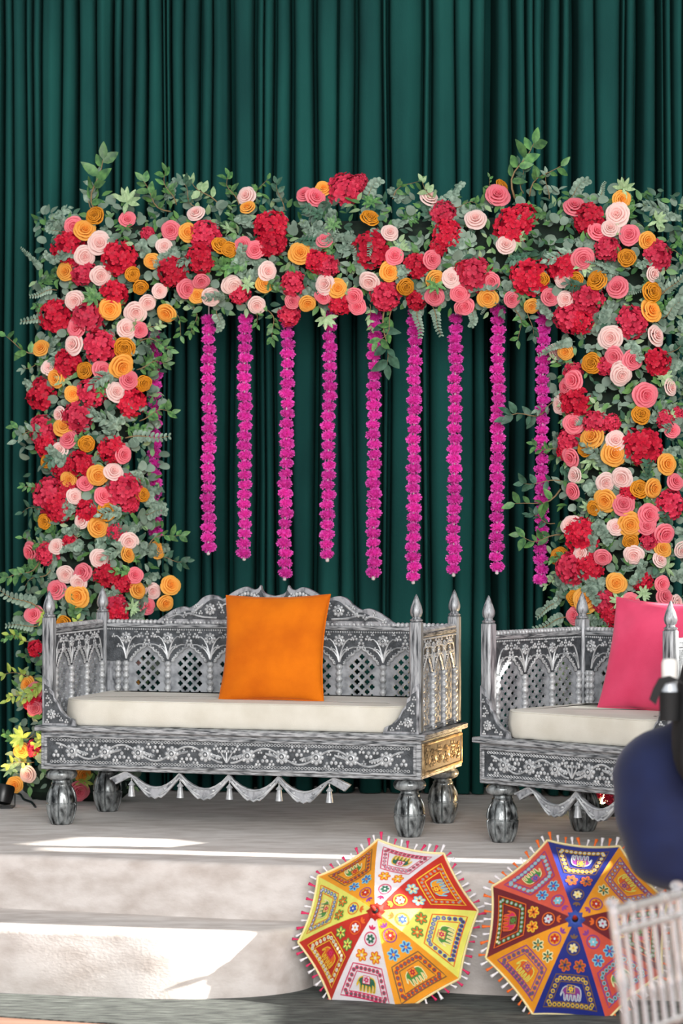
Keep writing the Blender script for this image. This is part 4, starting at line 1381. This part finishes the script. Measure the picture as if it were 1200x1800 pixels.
    # ribs under the canopy, pole, hub cloth and tip
    for k in range(8):
        a = spin + (k + .5) * PI / 4
        path = [V((math.sin(a) * t * R * .985, math.cos(a) * t * R * .985, zt(t) - .008)) for t in (.03, .25, .5, .75, .99)]
        MB().tube(path, .0022, 5).obj('rib', M_['blackplastic'], root)
    MB().lathe([(.006, -.10), (.006, H * .9), (.006, H)], 10).obj('pole', M_['blackplastic'], root)
    hb = MB()
    seg, rows = 24, ((.006, .006), (.020, .010), (.030, .002), (.036, -.006))
    for i, (r, dz) in enumerate(rows):
        for j in range(seg):
            a = 2 * PI * j / seg
            rr_ = r * (1 + .16 * math.cos(a * 8) * (i / 3))
            hb.v.append((rr_ * math.cos(a), rr_ * math.sin(a), H + dz + .004 * math.cos(a * 6) * (i / 3)))
    hb.f = [(i * seg + j, i * seg + (j + 1) % seg, (i + 1) * seg + (j + 1) % seg, (i + 1) * seg + j) for i in range(3) for j in range(seg)]
    hb.t = [.5] * len(hb.v)
    hb.obj('hub_cloth', umat(clothc), root)
    MB().lathe([(.013, H), (.013, H + .012), (.007, H + .016), (.008, H + .028)], 12).obj('ferrule', M_['blackplastic'], root)
    MB().lathe([(.008, H + .026), (.0095, H + .036), (.008, H + .056), (.003, H + .066)], 12).obj('tip', umat(tipc), root)
    # braid and tassels round the rim
    tm = {}
    for c in tass:
        t = MB().lathe([(.002, 0), (.0045, -.004), (.003, -.010), (.0055, -.022), (.007, -.032)], 6)
        t.v = [(p[0], p[1] * .6, p[2]) for p in t.v]
        tm[c] = t.mesh('tassel', umat(c), True, 0)
    rnd = random.Random(5)
    for k in range(8):
        br_ = MB()
        pts = [panel_pt(k, (2 * u - 1) * SN * .999, AP) for u in [i / 12 for i in range(13)]]
        out = []
        for i, p in enumerate(pts):
            o_ = V((p.x, p.y, 0)).normalized()
            out.append(p + o_ * .006)
        br_.tube(out, .0048, 6)
        br_.obj('braid', UM['fringe_base'], root)
        for i in range(10):
            u = (i + .5) / 10
            p = panel_pt(k, (2 * u - 1) * SN * .99, AP)
            o_ = V((p.x, p.y, -.10 * R)).normalized()
            d = (o_ + V((rnd.uniform(-.25, .25), rnd.uniform(-.25, .25), rnd.uniform(-.2, .2)))).normalized()
            inst('tassel', tm[tass[i % len(tass)]], root, TRS(p + o_ * .010, frame(-d, V((0, 0, 1))), rnd.uniform(.8, 1.15)))
    return root


# base, frame, mirror ring, inner, elephant fill, outline, blanket flower, ring flower, centre, pair inlay, pair outline, ring+sprout
WH = ('white', 'pinkred', 'pinkred', 'white', 'dgreen', 'yellow', 'pinkred', 'dgreen', 'white', 'yellow', 'orange', 'pinkred')
RE = ('red', 'yellow', 'cream', 'red', 'orange', 'yellow', 'pinkred', 'white', 'amber', 'lime', 'green', 'orange')
RE2 = ('red', 'yellow', 'orange', 'red', 'amber', 'sky', 'yellow', 'cream', 'red', 'cream', 'sky', 'yellow')
LI = ('lime', 'orange', 'mid', 'lime', 'green', 'cream', 'pinkred', 'mid', 'white', 'orange', 'green', 'orange')
AM = ('amber', 'brown', 'red', 'amber', 'green', 'cream', 'crimson', 'red', 'white', 'mid', 'sky', 'purple')
BL2 = ('blue', 'brown', 'yellow', 'blue', 'purple', 'silver', 'yellow', 'cream', 'yellow', 'brown', 'orange', 'brown')
OR2 = ('amber', 'purple', 'purple', 'amber', 'orange', 'lime', 'purple', 'red', 'white', 'dgreen', 'cream', 'purple')
MA2 = ('maroon', 'orange', 'green', 'maroon', 'pinkred', 'orange', 'green', 'silver', 'pinkred', 'orange', 'yellow', 'orange')
CO2 = ('coral', 'purple', 'sky', 'coral', 'green', 'cream', 'mid', 'sky', 'white', 'mid', 'sky', 'purple')
tilt = math.radians(29)
n_u1 = V((-.49 * math.sin(tilt), -math.cos(tilt), .87 * math.sin(tilt)))
c1 = at(681, 1629, 11.90)
make_umbrella('small embroidered umbrella with red, white, lime and orange panels beside the step', c1, n_u1, math.radians(10), .383, .22, [WH, RE2, LI, AM, WH, RE, LI, AM], ('pinkred', 'white'), 'red', 'red')
tilt = math.radians(20)
n_u2 = V((-.30 * math.sin(tilt), -math.cos(tilt), .95 * math.sin(tilt)))
c2 = at(1013, 1634, 11.58)
make_umbrella('small embroidered umbrella with blue, maroon, coral and orange panels behind the clear chair', c2, n_u2, math.radians(4), .382, .22, [BL2, OR2, MA2, CO2, BL2, OR2, MA2, CO2], ('orange', 'white'), 'mid', 'red')


# ------------------------------------------------------------------ clear acrylic chair in the foreground
def acrylic():
    m, nt, b = mat_new('clear_acrylic')
    N, L = nt.nodes, nt.links
    b.inputs['Base Color'].default_value = (.95, .95, .98, 1)
    b.inputs['Transmission Weight'].default_value = .85
    b.inputs['IOR'].default_value = 1.35
    b.inputs['Roughness'].default_value = .22
    tr = N.new('ShaderNodeBsdfTransparent')
    mx = N.new('ShaderNodeMixShader'); mx.inputs[0].default_value = .15
    L.new(b.outputs[0], mx.inputs[1]); L.new(tr.outputs[0], mx.inputs[2])
    L.new(mx.outputs[0], N['Material Output'].inputs[0])
    return m
M_['acrylic'] = acrylic()

def make_chair():
    ang = math.atan2(.356, .228)
    pL, pR = V((.77, 8.1, 0)), V((.998, 8.456, 0))
    w = (pR - pL).normalized()
    yl = V((-w.y, w.x, 0))       # to the back of the chair
    hw = .21
    o = (pL + pR) / 2 - yl * .24
    root = thing('acrylic_chair', 'clear acrylic spindle-back chair in the blurred right foreground', 'chair', o, ang)
    A = M_['acrylic']
    back = lambda z: .18 + (.06 * ((z - .45) / .48) ** 1.2 if z > .45 else .03 * ((.45 - z) / .45))
    def ringed(path, r):
        """bamboo-like rod: swellings along its length"""
        rs, pts = [], []
        n = 40
        path = [V(p) for p in path]
        for i in range(n + 1):
            t = i / n * (len(path) - 1)
            k = min(int(t), len(path) - 2)
            pts.append(path[k].lerp(path[k + 1], t - k))
            rs.append(r * (1.25 if i % 20 in (9, 11) else 1.45 if i % 20 == 10 else 1))
        return MB().tube(pts, rs, 10)
    for s in (-1, 1):
        ringed([(s * hw, back(z), z) for z in (0, .2, .45, .6, .75, .93)], .014).obj('back_post', A, root)
        ringed([(s * hw * 1.0, -.20, 0), (s * hw, -.19, .44)], .014).obj('front_leg', A, root)
        MB().ball((s * hw, back(.93), .935), (.022, .022, .016), 10, 6).obj('post_cap', A, root)
        for z in (.16, .27): ringed([(s * hw, -.195, z), (s * hw, back(z), z)], .009).obj('side_stretcher', A, root)
    for z in (.18,):
        ringed([(-hw, -.195, z), (hw, -.195, z)], .009).obj('front_stretcher', A, root)
        ringed([(-hw, back(z), z), (hw, back(z), z)], .009).obj('rear_stretcher', A, root)
    for z, r in ((.91, .016), (.85, .011), (.56, .011)):
        ringed([(-hw, back(z), z), (hw, back(z), z)], r).obj('back_rail', A, root)
    for i in range(6):
        x = -hw + (i + 1) * 2 * hw / 7
        ringed([(x, back(.56), .56), (x, back(.7), .7), (x, back(.85), .85), (x, back(.91), .91)], .009).obj('spindle', A, root)
    ol = [(hw + .01, -.21), (hw + .005, .18), (-hw - .005, .18), (-hw - .01, -.21)]
    MB().bbox((0, -.012, .448), (2 * hw + .03, .42, .026), .008).obj('seat', A, root)
    return root
make_chair()


# ------------------------------------------------------------------ crouching person, back pack
M_['navy'] = noise_mat('navy_cloth', rgb('#06123a'), rgb('#081844'), scale=6, rough=.85, bump=.15, bscale=220, sheen=.15)
M_['skin'] = plain('skin', '#b07a5c', .55)
M_['hair'] = plain('hair', '#17110e', .5, stretch=(6, 6, 1))
M_['shoe'] = plain('shoe_leather', '#1a1614', .4)


def skin_body(name, joints, bones, mat, parent, sub=2, root_joint=0):
    me = bpy.data.meshes.new(name)
    me.from_pydata([j[0] for j in joints], bones, [])
    o = bpy.data.objects.new(name, me)
    COL.objects.link(o)
    o.modifiers.new('skin', 'SKIN').use_smooth_shade = True
    for i, j in enumerate(joints):
        r = j[1] if hasattr(j[1], '__len__') else (j[1], j[1])
        me.skin_vertices[0].data[i].radius = r
        me.skin_vertices[0].data[i].use_root = (i == root_joint)
    o.modifiers.new('sub', 'SUBSURF').levels = sub
    bpy.context.view_layer.update()
    dg = bpy.context.evaluated_depsgraph_get()
    nm = bpy.data.meshes.new_from_object(o.evaluated_get(dg))
    bpy.data.objects.remove(o)
    nm.name = name
    nm.materials.clear(); nm.materials.append(mat)
    nm.shade_smooth()
    return inst(name, nm, parent)


def blend_body(name, mb, mat, parent, voxel=.022, smooth=8):
    """fuses overlapping rounded volumes into one continuous skin"""
    me = mb.mesh(name, mat, False)
    o = bpy.data.objects.new(name, me)
    COL.objects.link(o)
    r = o.modifiers.new('remesh', 'REMESH'); r.mode = 'VOXEL'; r.voxel_size = voxel; r.use_smooth_shade = True
    sm = o.modifiers.new('smooth', 'SMOOTH'); sm.factor = .6; sm.iterations = smooth
    bpy.context.view_layer.update()
    nm = bpy.data.meshes.new_from_object(o.evaluated_get(bpy.context.evaluated_depsgraph_get()))
    bpy.data.objects.remove(o)
    nm.name = name
    nm.materials.clear(); nm.materials.append(mat)
    nm.shade_smooth()
    return inst(name, nm, parent)


def make_person():
    PX, PY = 1.185, 10.13
    root = thing('person', 'person in navy clothes crouching with a black backpack at the right edge', 'person', (PX + .15, PY, 0))
    # half squat, facing right and bending forward; x is forward
    m = MB()
    m.ball((.00, 0, 1.09), (.225, .21, .19), 20, 14)
    m.ball((.015, -.03, .885), (.205, .20, .19), 20, 14)
    m.ball((.0, -.02, .985), (.222, .205, .20), 20, 14)
    m.ball((.02, -.03, .80), (.19, .19, .105), 20, 14)
    m.ball((.10, 0, 1.14), (.20, .19, .18), 18, 12)
    m.tube([(.08, 0, 1.12), (.24, 0, 1.34), (.38, 0, 1.49), (.45, 0, 1.57)], [.17, .17, .15, .075], 18)
    for s in (-1, 1):
        m.tube([(.03, s * .10, .90), (.24, s * .13, .86), (.47, s * .15, .76)], [.15, .13, .09], 16)
        m.ball((.47, s * .15, .75), (.095, .09, .095), 14, 10)
        m.tube([(.47, s * .15, .75), (.39, s * .15, .46), (.27, s * .15, .09)], [.088, .080, .062], 16)
        m.ball((.37, s * .19, 1.45), (.085, .08, .085), 14, 10)
        m.tube([(.37, s * .20, 1.45), (.52, s * .25, 1.21)], [.072, .058], 14)
        m.ball((.52, s * .25, 1.21), (.06, .06, .06), 12, 8)
        m.tube([(.52, s * .25, 1.21), (.70, s * .20, 1.34)], [.056, .040], 14)
    blend_body('body', m, M_['navy'], root).location = (-.15, 0, 0)
    off = V((-.15, 0, 0))
    # head
    hd = MB()
    Mh = Matrix.Translation(V((.57, 0, 1.70)) + off) @ Matrix.Rotation(.15, 4, 'Y')
    hd.ball((0, 0, 0), (.098, .078, .118), 20, 14, Mh)
    hd.ball((.06, 0, -.07), (.045, .05, .055), 12, 8, Mh)            # jaw
    hd.ball((.102, 0, -.012), (.020, .014, .026), 10, 6, Mh)         # nose
    for s in (-1, 1): hd.ball((-.005, s * .078, -.01), (.022, .010, .032), 10, 6, Mh)
    hd.tube([V((.47, 0, 1.56)) + off, V((.54, 0, 1.64)) + off], [.056, .054], 14)
    h = hd.obj('head', M_['skin'], root)
    fc = MB()
    for s in (-1, 1): fc.ball((.088, s * .033, .012), (.010, .013, .008), 8, 5, Mh)
    fc.obj('eyes', M_['blackplastic'], h)
    MB().ball((.088, 0, -.062), (.012, .024, .006), 8, 5, Mh).obj('mouth', plain('lips', '#8c4a42', .5), h)
    hr = MB()
    hr.ball((-.018, 0, .022), (.100, .086, .110), 20, 14, Mh)
    hr.ball((-.06, 0, -.05), (.055, .07, .07), 14, 10, Mh)
    hr.obj('hair', M_['hair'], root)
    for s in (-1, 1):
        wr = V((.70, s * .20, 1.34))
        tip = (V((.78, s * .12, 1.42)) - wr).normalized()
        side = V((0, -s, 0)); side = (side - tip * side.dot(tip)).normalized()
        up = tip.cross(side)
        Jh = [(wr, .028), (wr + tip * .05, (.020, .038)), (wr + tip * .085, (.016, .040))]
        Bh = [(0, 1), (1, 2)]
        for f, (o_, L) in enumerate(((-.030, .066), (-.010, .078), (.011, .074), (.030, .058))):
            b0 = wr + tip * .085 + side * o_
            i0 = len(Jh)
            Jh += [(b0, .0095), (b0 + tip * L * .5 + up * .012, .009), (b0 + tip * L * .8 + up * .040, .0075)]
            Bh += [(2, i0), (i0, i0 + 1), (i0 + 1, i0 + 2)]
        i0 = len(Jh)
        Jh += [(wr + tip * .03 + side * .040, .011), (wr + tip * .065 + side * .062 + up * .015, .0095), (wr + tip * .09 + side * .066 + up * .035, .008)]
        Bh += [(1, i0), (i0, i0 + 1), (i0 + 1, i0 + 2)]
        skin_body('hand', Jh, Bh, M_['skin'], root, 1).location = off
        sh = MB()
        sh.ball((.30, s * .15, .05), (.13, .048, .045), 14, 8)
        sh.bbox((.29, s * .15, .012), (.26, .092, .024), .01)
        sh.v = [(p[0] - .15, p[1], max(p[2], 0.0)) for p in sh.v]
        sh.obj('shoe', M_['shoe'], root)
    return root
make_person()


def make_backpack():
    O = V((1.34, 9.80, .98))
    root = thing('backpack', 'black backpack with a loose strap and white bottle, worn by the navy figure', 'backpack', O)
    def soft(c, h, e=3.0, tilt=.12):
        mb = MB()
        R = Matrix.Translation(c) @ Matrix.Rotation(tilt, 4, 'Y')
        def f(a, b):
            th, ph_ = (b - .5) * PI, a * 2 * PI
            q = lambda v: math.copysign(abs(v) ** (2 / e), v)
            return R @ V((h[0] * q(math.cos(th)) * q(math.cos(ph_)), h[1] * q(math.cos(th)) * q(math.sin(ph_)), h[2] * q(math.sin(th))))
        mb.grid(f, 32, 18)
        return mb
    soft((.03, 0, .36), (.225, .12, .29)).obj('main_compartment', M_['black'], root, True, 0)
    soft((-.02, -.115, .26), (.165, .045, .165)).obj('front_pocket', M_['black'], root, True, 0)
    z_ = MB(); z_.tube([(-.14, -.158, .36), (-.02, -.166, .385), (.10, -.158, .36)], .004, 6); z_.obj('zip', M_['blackplastic'], root)
    st = MB()
    for x in (-.08, .12):
        S = MB().tube([(x, .10, .60), (x, .17, .52), (x, .18, .34), (x, .10, .14)], .016, 6)
        S.obj('shoulder_strap', M_['black'], root)
    P_ = lambda px, py, D=9.70: at(px, py, D) - O
    sp = MB()
    pts = [P_(1146, 1234), P_(1153, 1214), P_(1163, 1196), P_(1182, 1192), P_(1200, 1200)]
    n = len(pts)
    vs_ = []
    for p in pts:
        vs_ += [p + V((-.010, -.004, .008)), p + V((.012, -.004, -.010)), p + V((.012, .006, -.010)), p + V((-.010, .006, .008))]
    sp.add(vs_, [(k * 4 + i, k * 4 + (i + 1) % 4, k * 4 + 4 + (i + 1) % 4, k * 4 + 4 + i) for k in range(n - 1) for i in range(4)] + [(3, 2, 1, 0), tuple((n - 1) * 4 + i for i in range(4))])
    sp.obj('compression_strap', M_['black'], root, False)
    q = P_(1176, 1195, 9.745)
    MB().lathe([(.002, .0), (.024, .002), (.027, .01), (.027, .058), (.022, .07), (.002, .074)], 16, Matrix.Translation(q)).obj('bottle_cap', M_['white'], root)
    MB().lathe([(.002, -.12), (.024, -.115), (.028, -.10), (.028, -.03), (.022, -.004), (.002, .0)], 16, Matrix.Translation(q)).obj('bottle', plain('bottle_plastic', '#b9c0c8', .25), root)
    MB().lathe([(.034, -.14), (.035, -.04), (.033, -.04), (.032, -.13)], 16, Matrix.Translation(q)).obj('bottle_pocket', M_['black'], root)
    return root
make_backpack()


# ------------------------------------------------------------------ small things on the stage
def cable(label, pts):
    o = MB().tube(smooth_line(pts, 6), .006, 6).obj('power_cable', M_['blackplastic'])
    return tag(o, label, 'cable')
z = STAGE + .0065
g = lambda px, py: tuple(V(((px - 600) * (CAM_H - z) * FPX / (py - HORIZON) / FPX, (CAM_H - z) * FPX / (py - HORIZON), z)))
cable('black power cable lying on the stage beside the left flower pillar', [g(-60, 1402), g(0, 1399), g(20, 1394), g(35, 1396), g(42, 1405), g(55, 1410), g(62, 1418)])
GLOW, nt, b = mat_new('spotlight_glow')
b.inputs['Emission Color'].default_value = (1, .72, .38, 1)
b.inputs['Emission Strength'].default_value = 14
def spotlight(label, p, aim, energy, cone=120):
    p = V((p[0], p[1], STAGE + .001))
    u = thing('floor_spotlight', label, 'lamp', p)
    d = (V(aim) - p).normalized()
    R = TRS(V((0, 0, .075)), frame(d))
    can = MB().lathe([(.030, -.055), (.046, -.050), (.052, -.02), (.054, .03), (.050, .040), (.046, .040), (.044, .028)], 20, R).obj('housing', M_['blackplastic'], u)
    MB().lathe([(.001, .026), (.043, .026), (.043, .029), (.001, .031)], 20, R).obj('lens', GLOW, u)
    MB().box((0, 0, .004), (.10, .08, .008)).obj('foot', M_['blackplastic'], u, False)
    y = MB(); y.tube([(-.058, 0, .075), (-.058, 0, .010), (.058, 0, .010), (.058, 0, .075)], .005, 6); y.obj('yoke', M_['blackplastic'], u)
    ld = bpy.data.lights.new('warm_lamp', 'SPOT')
    ld.energy, ld.color, ld.spot_size, ld.spot_blend, ld.shadow_soft_size = energy, (1, .66, .32), math.radians(cone), .6, .035
    lo = bpy.data.objects.new('warm_lamp', ld); COL.objects.link(lo); lo.parent = u
    lo.location = V((0, 0, .075)) + d * .045
    lo.rotation_euler = d.to_track_quat('-Z', 'Y').to_euler()
    return u
pl = at(8, 1400, 14.48)
spotlight('small black warm floor spotlight at the foot of the left flower pillar', (pl.x, 14.43), (pl.x + .14, 14.68, STAGE + .9), 6)
pr = g(1074, 1432)
spotlight('small black warm floor spotlight on the stage behind the armchair', pr, (.45, 13.6, STAGE + .72), 95, 80)
# ------------------------------------------------------------------ unseen right wall, its openings cut to shape the sun patches
WX = 5.0
def to_wall(p):
    t = (p[0] - WX) / SUN_DIR.x
    q = V(p) - SUN_DIR * t
    return (q.y, q.z)
def sun_slot(pts):
    q = [to_wall(p) for p in pts]
    y0, y1 = min(a for a, _ in q), max(a for a, _ in q)
    z0, z1 = min(b for _, b in q), max(b for _, b in q)
    return [(y0, z0), (y0, z1), (y1, z1), (y1, z0)]
S_ = STAGE
bay = sun_slot([(-1.0, 12.03, .28)])
y_in = bay[0][0]
holes = [[(9.75, 2.28), (9.75, 4.4), (y_in, 4.4), (y_in, 2.28)],
         sun_slot([(-1.30, 12.62 + .06, S_), (-1.30, 12.80 + .06, S_)]), ]
ya, yb = to_wall((-1.0, 12.60, S_))[0], to_wall((-1.0, 12.74, S_))[0]
holes[1] = [(ya, 1.4), (ya, to_wall((-1.35, 12.6, S_))[1]), (yb, to_wall((-1.35, 12.6, S_))[1]), (yb, 1.4)]
yc, yd = to_wall((-1.0, 12.80, S_))[0], to_wall((-1.0, 13.16, S_))[0]
z0, z1 = to_wall((-.30, 12.9, S_))[1], to_wall((-1.48, 12.9, S_))[1]
holes.append([(yc, z0), (yc, z1), (yd, z1 - .12), (yd, z0 + .2)])
holes.append(sun_slot([(.72, 12.99, S_ + .56), (.76, 13.19, S_ + .82)]))
wall = flat('wall_right', [[(-6, 0), (16.4, 0), (16.4, 13), (-6, 13)]] + holes, .06, M_['wall'])
wo = inst('wall_right', wall, None, Matrix.Translation((WX, 0, 0)) @ Matrix.Rotation(PI / 2, 4, 'Z'))
struct(wo, 'unseen right hall wall with openings cut to shape the sun patches')
